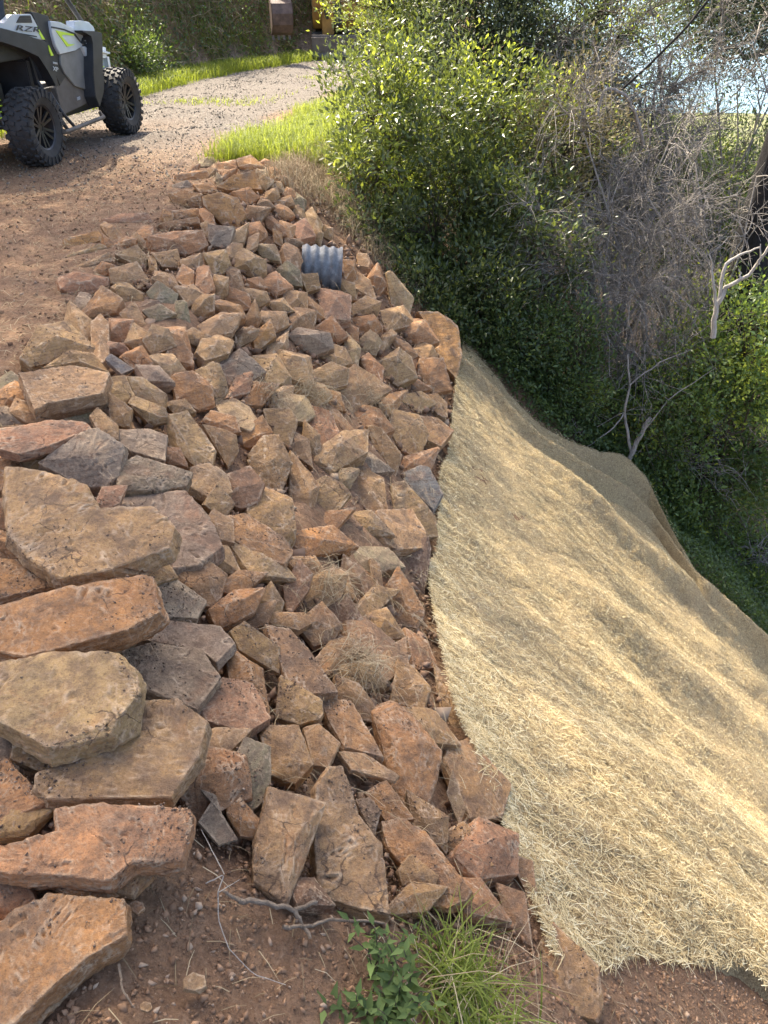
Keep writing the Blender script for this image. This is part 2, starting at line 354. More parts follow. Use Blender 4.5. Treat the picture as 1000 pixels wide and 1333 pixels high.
def is_convex(P):
    s = 0; n = len(P)
    for i in range(n):
        a, b, c = P[i], P[(i+1) % n], P[(i+2) % n]
        cr = (b[0]-a[0])*(c[1]-b[1])-(b[1]-a[1])*(c[0]-b[0])
        la = math.hypot(b[0]-a[0], b[1]-a[1])*math.hypot(c[0]-b[0], c[1]-b[1])
        if la > 0:
            if cr/la > .12: s |= 1
            if cr/la < -.12: s |= 2
    return s != 3
def rock_obj(poly, nrm, T, offk, col, bumpk=.12, rnd=None, detail=1.0, jit=.05, mat=None):
    """A fractured stone: its main face outlined by poly, real thickness T (fraction of size) behind it."""
    rnd = rnd or random
    far = sum(p[1] for p in poly)/len(poly) < 480
    if far: offk += .22; bumpk *= 1.7; jit = .11; T *= 1.15
    cx = sum(p[0] for p in poly)/len(poly); cy = sum(p[1] for p in poly)/len(poly)
    S = hit(cx, cy, .0); depth = (S-CAM)@FWD
    gn = gnormal(S[0], S[1]); vw = CAM-S; vw /= np.linalg.norm(vw)
    n = nrm[0]*gn+nrm[1]*vw+nrm[2]*np.array((0, 0, 1.0))
    n = n+np.array([rnd.uniform(-1, 1) for _ in range(3)])*nrm[3]; n /= np.linalg.norm(n)
    if n@vw < .28: n = n+vw*(.32-n@vw); n /= np.linalg.norm(n)
    pxs = math.sqrt(abs(sum(poly[i][0]*poly[(i+1) % len(poly)][1]-poly[(i+1) % len(poly)][0]*poly[i][1] for i in range(len(poly))))/2)
    size = pxs*depth/FPX
    P0 = S+vw*(offk*size*.6)+gn*(offk*size*.4)
    P0 = S+(P0-S)
    # keep the centroid on its own line of sight
    d0 = ray(cx, cy); t = ((P0-CAM)@n)/(d0@n); P0 = CAM+d0*t
    size = pxs*((P0-CAM)@FWD)/FPX
    T = T*size; top = []
    for p in poly:
        d = ray(*p); tt = ((P0-CAM)@n)/(d@n); q = CAM+d*tt
        v = q-P0; l = np.linalg.norm(v)
        if l > size*1.9: q = P0+v*(size*1.9/l)
        top.append(q)
    top = np.array(top); cen = top.mean(0)
    conv = is_convex(poly)
    bm = bmesh.new()
    org = Vector(cen-n*T*.5)
    def nv(q): return bm.verts.new(Vector(q)-org)
    if conv:
        for q in top: nv(q+n*rnd.uniform(-jit*1.3, jit*.6)*size)
        for q in top: nv(cen+(q-cen)*rnd.uniform(1.0, 1.09)-n*T*rnd.uniform(.25, .6))
        for q in top: nv(cen+(q-cen)*rnd.uniform(.6, .9)-n*T*rnd.uniform(.85, 1.05))
        if bumpk > 0:
            k = rnd.choice((1, 2)); a = (top[0]-cen); a /= np.linalg.norm(a)+1e-9; b_ = np.cross(n, a)
            th = rnd.uniform(0, 6.28)
            for i in range(k):
                r = rnd.uniform(.10, .26)*size
                nv(cen+(a*math.cos(th+i*2.5)+b_*math.sin(th+i*2.5))*r+n*bumpk*size*rnd.uniform(.7, 1.1))
        hull = bmesh.ops.convex_hull(bm, input=bm.verts[:])
        junk = [g for g in hull["geom_interior"] if isinstance(g, bmesh.types.BMVert)]
        bmesh.ops.delete(bm, geom=list(set(junk)), context='VERTS')
        lone = [v for v in bm.verts if not v.link_faces]
        bmesh.ops.delete(bm, geom=lone, context='VERTS')
        bmesh.ops.dissolve_limit(bm, angle_limit=R(7), verts=bm.verts[:], edges=bm.edges[:])
    else:
        rings = []
        for sc_, dz in ((1, 0), (1.04, .45), (.82, 1)):
            rings.append([nv(cen+(q-cen)*(sc_+(rnd.uniform(-.02, .04) if dz else 0))-n*T*dz+n*(rnd.uniform(-jit, jit)*.4*size)) for q in top])
        m = len(top); bm.faces.new(rings[0]); bm.faces.new(rings[2][::-1])
        for a in range(2):
            for i in range(m):
                bm.faces.new((rings[a][i], rings[a+1][i], rings[a+1][(i+1) % m], rings[a][(i+1) % m]))
        bmesh.ops.recalc_face_normals(bm, faces=bm.faces[:])
    # knock corners off
    for _ in range(rnd.choice((1, 2, 3)) if conv else 0):
        vs = [v for v in bm.verts]
        v = rnd.choice(vs); dirv = v.co.normalized()
        dirv = (dirv+Vector([rnd.uniform(-.35, .35) for _ in range(3)])).normalized()
        mx = max(q.co.dot(dirv) for q in vs)
        g = bm.verts[:]+bm.edges[:]+bm.faces[:]
        res = bmesh.ops.bisect_plane(bm, geom=g, plane_co=dirv*mx*rnd.uniform(.84, .95), plane_no=dirv, clear_outer=True)
        ed = [e for e in res["geom_cut"] if isinstance(e, bmesh.types.BMEdge)]
        if ed:
            try: bmesh.ops.contextual_create(bm, geom=ed)
            except Exception: pass
    bmesh.ops.bevel(bm, geom=[e for e in bm.edges], offset=.007*size, segments=1, affect='EDGES', clamp_overlap=True, profile=.6)
    bmesh.ops.triangulate(bm, faces=bm.faces[:])
    # refine
    L = max(5.0/detail*depth/FPX, size/26.0)
    for _ in range(7):
        ed = [e for e in bm.edges if e.calc_length() > L]
        if not ed or len(bm.faces) > 9000: break
        bmesh.ops.subdivide_edges(bm, edges=ed, cuts=1)
        bmesh.ops.triangulate(bm, faces=[f for f in bm.faces if len(f.verts) > 3])
    bm.normal_update()
    seed = Vector((rnd.uniform(0, 50), rnd.uniform(0, 50), rnd.uniform(0, 50)))
    strat = Vector([rnd.uniform(-1, 1) for _ in range(3)]).normalized(); k1 = 3.2/size
    disp = []
    for v in bm.verts:
        c = v.co; q = c*k1+seed
        d = .014*size*mnoise.noise(q)+.010*size*mnoise.noise(q*2.7)+.011*size*mnoise.noise(q*6.5)+.007*size*mnoise.noise(q*15)
        # chipped fracture steps
        h = c.dot(strat)*k1*1.6+mnoise.noise(q*.8)*1.6
        fr = h-math.floor(h); d += .034*size*(min(fr*5, 1)-.5)*(.4+max(0, mnoise.noise(q*.9+seed)*1.6))
        disp.append(d)
    for v, d in zip(bm.verts, disp): v.co += v.normal*d
    bm.normal_update()
    for f in bm.faces: f.smooth = True
    for e in bm.edges:
        e.smooth = not (len(e.link_faces) == 2 and e.calc_face_angle(0) > R(24))
    ed_ = [0.0]*len(bm.verts); bm.verts.index_update()
    for e in bm.edges:
        if len(e.link_faces) == 2:
            a = e.calc_face_angle_signed(0)
            for v in e.verts: ed_[v.index] = max(ed_[v.index], a)
    if depth < 5.2:
        CRUMB.extend([tuple(v.co+org) for v in bm.verts if v.normal.z > .72 and rnd.random() < .5])
    me = bpy.data.meshes.new("rock"); bm.to_mesh(me); bm.free()
    at_ = me.attributes.new("edge", 'FLOAT', 'POINT'); at_.data.foreach_set("value", np.array(ed_, dtype=np.float32))
    o = link("rock", me, mat or MROCK, None, org)
    k = .88+.24*rnd.random(); o.color = (col[0]*k*(.96+.08*rnd.random()), col[1]*k, col[2]*k*(.94+.12*rnd.random()), 1)
    return o, (cx, cy), pxs
# orientation recipes: (ground normal, towards camera, up, random)
NU = (.2, .15, 1.0, .05); NF = (1.0, .35, .1, .10); NC = (.35, .9, .35, .10); NM = (.7, .3, .6, .08)
# outline of main face, orientation, thickness, lift, colour, ridge, landmark label / short name
TR = [
 # bottom left bench
 ([(0,1197),(63,1163),(112,1167),(160,1170),(165,1218),(119,1243),(78,1276),(17,1332),(-30,1345),(-40,1200)], NU, .45, .25, 'rust', .02, "rust-red slab with rough pitted top in the bottom left corner", "corner slab"),
 ([(72,1055),(119,1046),(204,1048),(248,1053),(250,1066),(236,1118),(204,1121),(173,1121),(143,1146),(68,1138),(-20,1136),(-20,1102),(20,1098),(75,1083)], NU, .42, .38, 'pink', 0, "long pinkish slab with white scratches lying just above the corner slab", "scratched pinkish slab"),
 ([(-14,985),(10,990),(63,1046),(17,1072),(-20,1070)], NU, .7, .4, 'rust', .02, "wedge of rust rock with dark broken end at the left edge", "dark-ended wedge"),
 ([(46,1007),(106,987),(178,912),(231,910),(270,940),(258,985),(222,1036),(63,1040),(46,1024)], NU, .3, .30, 'brown', .03, "broad brown slab with dark sooty patch under the ochre boulder", "sooty slab"),
 ([(-20,862),(0,858),(59,850),(155,852),(178,872),(181,905),(175,931),(129,964),(62,972),(0,940),(-20,930)], NU, .42, .55, 'ochre', .02, "big ochre yellow boulder with flat mottled top at the left edge", "ochre boulder"),
 ([(155,842),(198,837),(264,845),(287,882),(257,922),(231,915),(181,892)], NM, .6, .3, 'grey', .08, "grey block with tan broken face right of the ochre boulder", "grey and tan block"),
 ([(-20,792),(0,789),(82,766),(185,748),(200,753),(208,795),(165,820),(66,848),(33,856),(-20,845)], NU, .38, .55, 'rust', .07, "long rust-red slab with rounded right end above the ochre boulder", "long rust slab"),
 ([(-20,728),(0,728),(60,730),(76,760),(33,770),(-20,782)], NU, .5, .6, 'rust', .03, "small rust slab at the left edge below the notched tan slab", "left edge slab"),
 ([(201,752),(228,750),(270,780),(257,805),(215,803)], NM, .6, .35, 'grey', .06, "grey stone with pale tan face beside the long rust slab's end", "grey stone with tan face"),
 ([(178,828),(211,806),(287,816),(306,837),(282,862),(262,845),(198,835)], NU, .5, .25, 'grey', 0, "flat dusty grey stone lying above the grey and tan block", "flat dusty grey stone"),
 ([(262,915),(290,880),(330,888),(352,935),(322,953),(270,938)], NM, .5, .45, 'purple', .04, "purplish slab with dark underside below the flat dusty stone", "purplish slab"),
 ([(7,608),(50,612),(112,635),(132,661),(198,658),(229,687),(222,712),(180,728),(135,743),(79,752),(36,724),(10,694)], NU, .34, .55, 'tan', 0, "largest tan slab with a notched back edge and a pebble on it", "notched tan slab"),
 ([(142,655),(185,640),(241,641),(264,661),(276,681),(290,711),(258,735),(215,740),(200,700)], NU, .5, .28, 'grey', .02, "grey slab strewn with soil just right of the notched tan slab", "soil-strewn grey slab"),
 ([(-14,562),(0,559),(66,544),(109,546),(119,556),(66,579),(20,592),(-10,585)], NU, .35, 1.1, 'pink', .02, "thin pinkish-red slab with dark underside at the left edge", "pinkish-red slab"),
 ([(50,602),(106,562),(125,557),(162,580),(152,632),(122,640),(82,618)], NC, .7, .5, 'grey', .14, "pointed grey boulder propped over the back of the notched slab", "pointed grey boulder"),
 ([(152,608),(178,592),(228,608),(251,615),(244,631),(205,638),(155,635)], NM, .7, .5, 'grey', .10, "smooth grey stone with a rusty tip behind the soil-strewn slab", "smooth grey stone"),
 ([(25,486),(96,476),(142,485),(134,511),(62,524),(45,533)], NU, .55, 1.0, 'tan', .03, "tan block with flat top and square corner near the left edge", "square tan block"),
 ([(59,540),(96,516),(132,532),(122,552),(66,545)], NC, .7, .5, 'olive', .08, None, None),
 ([(135,493),(162,488),(176,516),(165,530),(135,522)], NC, .8, .6, 'tan', .08, None, None),
 ([(165,490),(185,491),(217,513),(215,534),(178,518)], NC, .7, .5, 'tan', .10, None, None),
 ([(135,466),(145,461),(175,480),(158,487)], NC, .5, .7, 'blue', .05, "small pale grey-white stone between tan rocks above the square block", "pale grey-white stone"),
 ([(56,476),(92,454),(120,458),(142,483),(96,480)], NC, .6, .5, 'tan', .1, None, None),
 ([(218,541),(244,534),(280,582),(277,605),(254,608),(221,572)], NC, .7, .5, 'tan', .10, "tall tan boulder leaning down the face above the grey stones", "tall tan boulder"),
 ([(254,483),(284,467),(298,506),(279,536),(264,528)], NC, .8, .5, 'tan', .12, "square tan boulder with lit right face in the middle of the pile", "square tan boulder"),
 ([(145,559),(195,556),(218,566),(215,598),(165,584)], NM, .6, .3, 'grey', .03, None, None),
 ([(264,552),(307,562),(311,587),(297,608),(284,584)], NC, .7, .5, 'brown', .1, None, None),
 ([(295,617),(325,605),(345,630),(335,655),(310,663),(297,645)], NC, .7, .6, 'purple', .12, "rounded purplish stone with a grey chip below the tan boulders", "purplish rounded stone"),
 ([(264,655),(284,628),(306,655),(290,678)], NC, .8, .4, 'tan', .1, None, None),
 ([(295,672),(320,666),(373,701),(384,716),(371,733),(335,722),(300,697)], NM, .65, .7, 'rust', .05, "long rust-brown block pointing down the face with square end", "long rust-brown block"),
 ([(402,632),(425,617),(462,638),(434,673),(409,667)], NC, .5, .7, 'tan', .03, "flat five-sided tan stone facing out in the middle of the face", "five-sided tan stone"),
 ([(343,566),(363,565),(381,602),(366,638),(330,635),(323,592)], NC, .7, .5, 'brown', .12, "egg-shaped brown boulder with a white chip above the rust-brown block", "egg-shaped boulder"),
 ([(343,532),(376,529),(388,546),(378,582),(350,564)], NC, .7, .5, 'tan', .08, None, None),
 ([(399,486),(432,470),(455,480),(453,500),(432,506),(399,500)], NC, .7, .6, 'tan', .08, "tan block split by a crack halfway down the slope from the pipe", "cracked tan block"),
 ([(538,537),(570,543),(591,560),(575,580),(556,572)], NM, .9, 1.0, 'brown', .03, "brown block with black shadowed end jutting over the straw mat", "jutting black-ended block"),
 ([(520,618),(547,606),(559,608),(577,641),(564,665),(540,640)], NC, .5, .5, 'blue', .10, "blue-grey stone with smooth pale face at the edge of the mat", "blue-grey stone"),
 ([(511,627),(526,625),(567,671),(571,697),(544,700),(513,663)], NC, .4, .6, 'tan', .03, "slanting tan plate just below the blue-grey stone", "slanting tan plate"),
 ([(492,663),(538,661),(554,694),(552,712),(511,714),(488,685)], NF, .9, .8, 'tan', .03, "square tan slab with dark broken front beside the slanting plate", "square slab with dark front"),
 ([(478,552),(498,559),(524,592),(515,622),(491,600)], NC, .7, .5, 'brown', .12, None, None),
 ([(518,718),(557,695),(562,714),(552,775),(531,765)], NC, .5, .4, 'dark', .06, "upright dark brown block standing against the mat's left edge", "upright dark block"),
 ([(480,722),(495,735),(503,799),(487,770)], NC, .4, .6, 'brown', .05, None, None),
 ([(432,733),(452,744),(465,783),(442,766)], NC, .4, .6, 'brown', .05, None, None),
 ([(505,760),(520,737),(556,796),(544,818),(515,812)], NC, .6, .55, 'rust', .14, "rust-red wedge with sharp ridge at the mat's left edge", "rust-red ridge wedge"),
 ([(369,765),(389,727),(407,746),(402,768),(375,804)], NC, .6, .6, 'purple', .12, "purplish-red stone with jagged top below the rust-brown block", "jagged purplish stone"),
 ([(333,781),(353,756),(370,783),(364,811)], NC, .7, .5, 'tan', .12, None, None),
 ([(386,812),(419,783),(447,814),(434,834),(409,841)], NC, .7, .5, 'brown', .12, "domed brown stone with a thin white vein across it", "white-veined stone"),
 ([(346,812),(376,816),(401,845),(442,898),(381,903),(366,865)], NM, .5, .6, 'purple', .03, "long purplish-brown slab sloping down the middle of the face", "long purplish-brown slab"),
 ([(300,821),(318,809),(364,842),(364,877),(312,846)], NC, .6, .5, 'tan', .08, None, None),
 ([(366,878),(419,911),(422,933),(392,943),(359,933)], NC, .6, .5, 'tan', .12, None, None),
 ([(416,905),(458,911),(500,984),(449,973),(432,944)], NM, .5, .5, 'rust', .05, "rust-brown slab with pale rim below the long purplish-brown slab", "pale-rimmed slab"),
 ([(336,944),(389,944),(408,994),(385,1019),(353,1009)], NC, .8, .6, 'tan', .14, "chunky tan block with faceted front left of the tall wedge", "chunky tan block"),
 ([(394,943),(411,938),(444,967),(427,999),(408,996)], NC, .7, .4, 'tan', .10, None, None),
 ([(320,958),(353,972),(352,1037),(333,1052),(312,1068),(298,1045),(303,990)], NC, .7, .5, 'olive', .10, "upright olive-brown column stone with a six-sided lower end", "column stone"),
 ([(485,915),(511,908),(540,934),(577,977),(571,1004),(560,1042),(535,1060),(510,1022),(495,960)], NC, .6, .45, 'rust', .16, "large rust-brown triangular boulder with sharp ridge above the white-streaked rock", "large triangular boulder"),
 ([(439,976),(475,981),(520,1010),(513,1016),(458,1002)], NM, .4, .6, 'tan', .02, "thin tan plate lying left of the large triangular boulder", "thin tan plate"),
 ([(465,862),(528,829),(533,867),(500,888)], NF, .6, .3, 'brown', .05, None, None),
 ([(567,865),(587,885),(628,948),(597,960),(574,920)], NC, .45, .4, 'tan', .06, "tan wedge at the mat's left edge halfway down", "tan edge wedge"),
 ([(528,816),(557,832),(571,867),(540,871)], NF, .5, .4, 'rust', .05, None, None),
 ([(351,1024),(426,1043),(407,1092),(375,1176),(331,1145),(334,1092)], NC, .6, .5, 'tan', .14, "large tan wedge tapering down to bare soil below the column stone", "large tan wedge"),
 ([(412,1024),(429,999),(446,997),(470,1065),(496,1099),(508,1190),(470,1183),(415,1164),(410,1100)], NC, .5, .5, 'tan', .10, "tall tan boulder with white scrapes beside the large tan wedge", "white-scraped boulder"),
 ([(497,1068),(521,1063),(554,1082),(617,1163),(606,1186),(565,1176),(504,1102)], NC, .5, .45, 'rust', .06, "long rust-brown stone slanting towards the green grass", "long slanting stone"),
 ([(473,1027),(504,1014),(540,1065),(503,1070)], NC, .6, .5, 'rust', .06, None, None),
 ([(463,1041),(480,1038),(496,1055),(487,1089)], NC, .6, .4, 'grey', .10, None, None),
 ([(518,1133),(535,1111),(571,1140),(566,1152),(524,1152)], NC, .8, .75, 'tan', .10, "small tan block with pale edges resting before the long slanting stone", "small pale-edged block"),
 ([(582,1031),(589,1002),(606,1051),(599,1077)], NC, .3, .7, 'ochre', .05, "thin ochre flake standing upright near the mat's edge", "thin ochre flake"),
 ([(572,1085),(606,1068),(642,1126),(600,1138)], NC, .6, .3, 'brown', .08, None, None),
 ([(575,975),(612,958),(667,1020),(652,1068),(612,1064)], NF, .5, .25, 'brown', .08, "broad brown boulder half buried at the mat's left edge", "half-buried boulder"),
 ([(696,1240),(722,1198),(778,1258),(786,1302),(780,1330),(712,1308)], NC, .5, .35, 'brown', .06, "pointed brown boulder at the mat's lower left corner", "pointed corner boulder"),
 ([(646,1148),(684,1162),(694,1232),(664,1214)], NC, .5, .35, 'purple', .08, None, None),
 ([(660,1108),(694,1122),(702,1190),(696,1216),(684,1160)], NC, .5, .35, 'brown', .08, None, None),
 ([(698,1160),(714,1168),(718,1192),(704,1216)], NC, .5, .3, 'purple', .06, None, None),
 ([(280,1035),(262,1028),(290,1060),(310,1092),(285,1100),(258,1070)], NC, .5, .25, 'grey', .06, None, None),
 # upper part
 ([(73,360),(99,350),(142,361),(139,375),(99,383),(79,377)], NC, .9, .7, 'pink', .10, "pinkish stone with a dark left tip at the dirt's edge", "pinkish dark-tipped stone"),
 ([(82,312),(128,299),(135,312),(88,328)], NC, .8, .6, 'orange', .06, "orange-tan stone at the upper left end of the pile", "orange-tan stone"),
 ([(80,352),(142,326),(146,338),(92,358)], NC, .6, .5, 'brown', .06, None, None),
 ([(83,335),(130,316),(140,320),(95,346)], NC, .6, .5, 'tan', .05, None, None),
 ([(129,286),(158,276),(192,277),(198,286),(195,294),(158,296)], NC, .6, .6, 'pink', .07, "flat pinkish slab along the upper left rim beside the dirt", "flat rim slab"),
 ([(191,307),(228,298),(264,299),(271,318),(248,329),(198,328)], NC, .8, .7, 'rust', .10, "wide rust-red rock in the top rows below the orange boulder", "wide rust-red rock"),
 ([(271,292),(306,295),(298,322),(272,319)], NC, .8, .6, 'grey', .08, None, None),
 ([(264,256),(286,251),(309,255),(320,276),(311,295),(290,291),(266,268)], NC, .8, .9, 'orange', .08, "square orange boulder lit by the sun near the top of the pile", "sunlit orange boulder"),
 ([(142,350),(178,338),(195,365),(182,377),(145,367)], NC, .8, .7, 'tan', .10, None, None),
 ([(150,332),(178,319),(197,338),(188,350)], NC, .8, .5, 'tan', .08, None, None),
 ([(99,411),(132,368),(163,391),(158,406),(109,418)], NC, .8, .7, 'rust', .12, "rust-tan peaked rock just below the pinkish dark-tipped stone", "peaked rust-tan rock"),
 ([(145,370),(165,365),(192,385),(186,397),(158,390)], NC, .8, .5, 'tan', .10, None, None),
 ([(191,378),(205,365),(232,381),(228,397),(201,397)], NC, .8, .6, 'olive', .10, None, None),
 ([(155,406),(175,391),(191,424),(165,428)], NC, .8, .6, 'tan', .10, None, None),
 ([(185,403),(208,395),(230,408),(201,421)], NC, .6, .7, 'olive', .07, "greenish-grey stone with flat top left of the grey-green block", "greenish-grey stone"),
 ([(228,391),(243,390),(248,418),(228,426)], NC, .8, .5, 'olive', .08, None, None),
 ([(26,466),(50,424),(84,413),(131,454),(79,469),(40,477)], NC, .8, .7, 'tan', .12, "big tan peaked boulder at the pile's upper left edge", "big tan peaked boulder"),
 ([(185,443),(198,423),(217,424),(230,451),(198,463)], NC, .8, .7, 'tan', .12, "cube-like tan block among smaller stones upper left of centre", "cube-like tan block"),
 ([(264,327),(294,322),(302,345),(279,364)], NC, .8, .7, 'tan', .12, None, None),
 ([(198,329),(231,324),(236,348),(211,347)], NC, .8, .6, 'tan', .08, None, None),
 ([(234,337),(264,327),(262,345),(238,355)], NC, .8, .5, 'tan', .08, None, None),
 ([(231,439),(251,424),(276,437),(262,453)], NC, .7, .5, 'brown', .08, None, None),
 ([(228,228),(255,220),(274,221),(268,234),(231,235)], NC, .7, .6, 'rust', .05, None, None),
 ([(268,200),(297,190),(319,200),(309,208),(272,208)], NC, .8, .6, 'dark', .08, "dark flat stone at the far tip of the pile beside grass", "dark far-tip stone"),
 ([(281,212),(307,207),(309,220),(283,223)], NC, .8, .6, 'rust', .06, None, None),
 ([(222,274),(262,270),(269,284),(226,286)], NC, .8, .6, 'rust', .07, None, None),
 ([(200,290),(257,281),(262,288),(215,298)], NC, .6, .6, 'rust', .04, None, None),
 ([(219,252),(238,247),(265,253),(264,265),(228,268)], NC, .9, .6, 'rust', .08, None, None),
 ([(251,239),(274,236),(284,248),(261,251)], NC, .8, .6, 'rust', .06, None, None),
 ([(222,240),(244,234),(253,243),(228,249)], NC, .8, .5, 'grey', .06, None, None),
 ([(307,208),(326,200),(345,218),(335,223),(311,218)], NC, .8, .8, 'orange', .10, "sunlit orange-tan boulder at the far top beside the grass", "far orange-tan boulder"),
 ([(282,243),(305,228),(332,222),(341,246),(322,245),(296,247)], NC, .8, .8, 'orange', .06, "long flat tan stone lit by the sun near the far top", "long sunlit flat stone"),
 ([(300,250),(325,243),(338,255),(323,268)], NC, .8, .6, 'rust', .08, None, None),
 ([(322,266),(353,268),(338,291),(318,281)], NC, .8, .7, 'brown', .12, None, None),
 ([(503,350),(512,354),(540,387),(533,411),(511,400)], NC, .35, .9, 'ochre', .05, "thin ochre slab standing on edge by the bushes, rim sunlit", "thin ochre slab on edge"),
 ([(544,406),(570,406),(596,424),(602,461),(595,492),(574,472),(562,430)], NC, .6, .8, 'orange', .10, "largest orange-brown boulder at the pile's right corner beside bushes", "right corner boulder"),
 ([(547,466),(577,466),(589,507),(564,512),(544,486)], NC, .7, .7, 'rust', .12, "rust-red sunlit block just below the right corner boulder", "block below the corner"),
 ([(409,426),(432,411),(454,437),(440,446)], NC, .8, .6, 'rust', .10, None, None),
 ([(465,443),(482,429),(500,441),(490,462),(468,456)], NC, .8, .6, 'ochre', .10, "round-faced ochre stone right of centre on the upper face", "round-faced ochre stone"),
 ([(505,433),(530,444),(546,461),(526,476)], NC, .8, .7, 'rust', .12, None, None),
 ([(328,434),(353,414),(360,437),(333,458)], NC, .8, .9, 'orange', .08, "orange-faced block in the upper middle of the pile", "orange-faced block"),
 ([(444,337),(463,338),(467,368),(449,367)], NC, .8, .6, 'rust', .10, None, None),
 ([(389,357),(414,355),(418,375),(400,380)], NC, .9, .9, 'brown', .05, "square dark-faced stone tight against the lower left of the metal pipe", "stone under the pipe"),
 ([(310,371),(348,378),(352,391),(330,403)], NC, .7, .5, 'tan', .08, None, None),
 ([(356,260),(379,253),(384,267),(361,271)], NC, .8, .6, 'brown', .10, None, None),
]
CRUMB = []
landmarks = []; rocks_all = []
occ = np.zeros((334, 280), dtype=bool)           # coarse cover map (4 px cells), x from -60
def cover(poly):
    xs = [p[0] for p in poly]; ys = [p[1] for p in poly]; out = []
    for yy in range(max(0, int(min(ys)//4)), min(333, int(max(ys)//4))+1):
        for xx in range(max(-15, int(min(xs)//4)), min(260, int(max(xs)//4))+1):
            if inpoly(xx*4+2, yy*4+2, poly): out.append((yy, xx+15))
    return out
rr = random.Random(11)
for poly, nm, T, off, ck, bk, lab, nick in TR:
    o, cen, ps = rock_obj(poly, nm, T, off, C[ck], bk, rr)
    rocks_all.append([o, cen, ps, ck, lab, T])
    if nick: landmarks.append((cen, nick, o))
    for c in cover(poly): occ[c] = True
# ---- every further stone of the pile
wallcells = cover(wallpoly)
def rsize(y): return float(np.interp(y, [190, 260, 350, 450, 600, 800, 1000, 1200, 1333], [8, 11, 15, 19, 25, 32, 38, 40, 40]))
cand = [(c[1]*4-60+2, c[0]*4+2) for c in wallcells]
LIM = 185
for ps_ in ((1.5, .34, .46), (1.2, .38, .46), (.9, .40, .5), (.65, .42, .55)):
    rr.shuffle(cand)
    for (px, py) in cand:
        if len(rocks_all) >= 296: break
        if occ[py//4, (px+60)//4] : continue
        r = rsize(py)*ps_[0]*rr.uniform(.8, 1.3)
        a0 = rr.uniform(0, 3.14); asp = rr.uniform(.42, .85); k = rr.choice((4, 4, 5, 5, 6))
        # blocks lean down the slope
        a0 = rr.choice((R(45), R(20), R(60), R(-30), a0))+rr.uniform(-.25, .25)
        poly = []
        for i in range(k):
            t = i*2*math.pi/k+rr.uniform(-.28, .28)
            ux, uy = math.cos(t)*r, math.sin(t)*r*asp
            poly.append((px+ux*math.cos(a0)-uy*math.sin(a0), py+ux*math.sin(a0)+uy*math.cos(a0)))
        cc = cover(poly)
        if not cc: continue
        cov = sum(1 for c in cc if occ[c])/len(cc)
        if cov > ps_[1]: continue
        out = sum(1 for p in poly if not inpoly(p[0], p[1], wallpoly))
        if out > 0: continue
        if abs(px-425) < 30+r*.5 and abs(py-342) < 34: continue
        ck = rr.choices(('brown', 'tan', 'rust', 'grey', 'olive', 'dark', 'pink', 'purple', 'ochre'), (24, 30, 26, 5, 3, 2, 4, 2, 4))[0]
        T = rr.uniform(.55, .95)
        o, cen, s_ = rock_obj(poly, rr.choice((NC, NC, NF, NM)), T, rr.uniform(.22, .55), C[ck], rr.uniform(.10, .24), rr)
        rocks_all.append([o, cen, s_, ck, None, T])
        for c in cc: occ[c] = True
# ---- labels: each stone named by its place beside a stone that stands out
landmarks.append(((425, 345), "metal pipe", None))
used = set()
def dirname(dx, dy):
    a = math.degrees(math.atan2(dy, dx)) % 360
    return ["right of", "below and right of", "below", "below and left of", "left of", "above and left of", "above", "above and right of"][int(((a+22.5) % 360)//45)]
sz_all = {}
for rec in rocks_all:
    o, cen, ps, ck, lab, T = rec
    vis = any(inpoly(*cen, [(0, 0), (1000, 0), (1000, 1333), (0, 1333)]) for _ in (0,))
    if lab is None:
        rel = ps/rsize(cen[1])
        sz = "tiny" if rel < .75 else "small" if rel < 1.15 else "medium-sized" if rel < 1.7 else "large"
        lms = sorted(landmarks, key=lambda l: (l[0][0]-cen[0])**2+(l[0][1]-cen[1])**2)
        for rank, (lc, nick, lo) in enumerate(lms[:30]):
            dn = dirname(cen[0]-lc[0], cen[1]-lc[1]); d = math.hypot(lc[0]-cen[0], lc[1]-cen[1])
            near = "just " if d < ps*1.1+35*(rsize(cen[1])/30) else ""
            key = (dn, nick, near)
            if key in used: continue
            used.add(key)
            lab = f"{sz} {CN[ck]} angular rock {near}{dn} the {nick}"; break
    tag(o, lab, "rock", "rocks piled in the dry stone bank")
print("ROCKS", len(rocks_all))
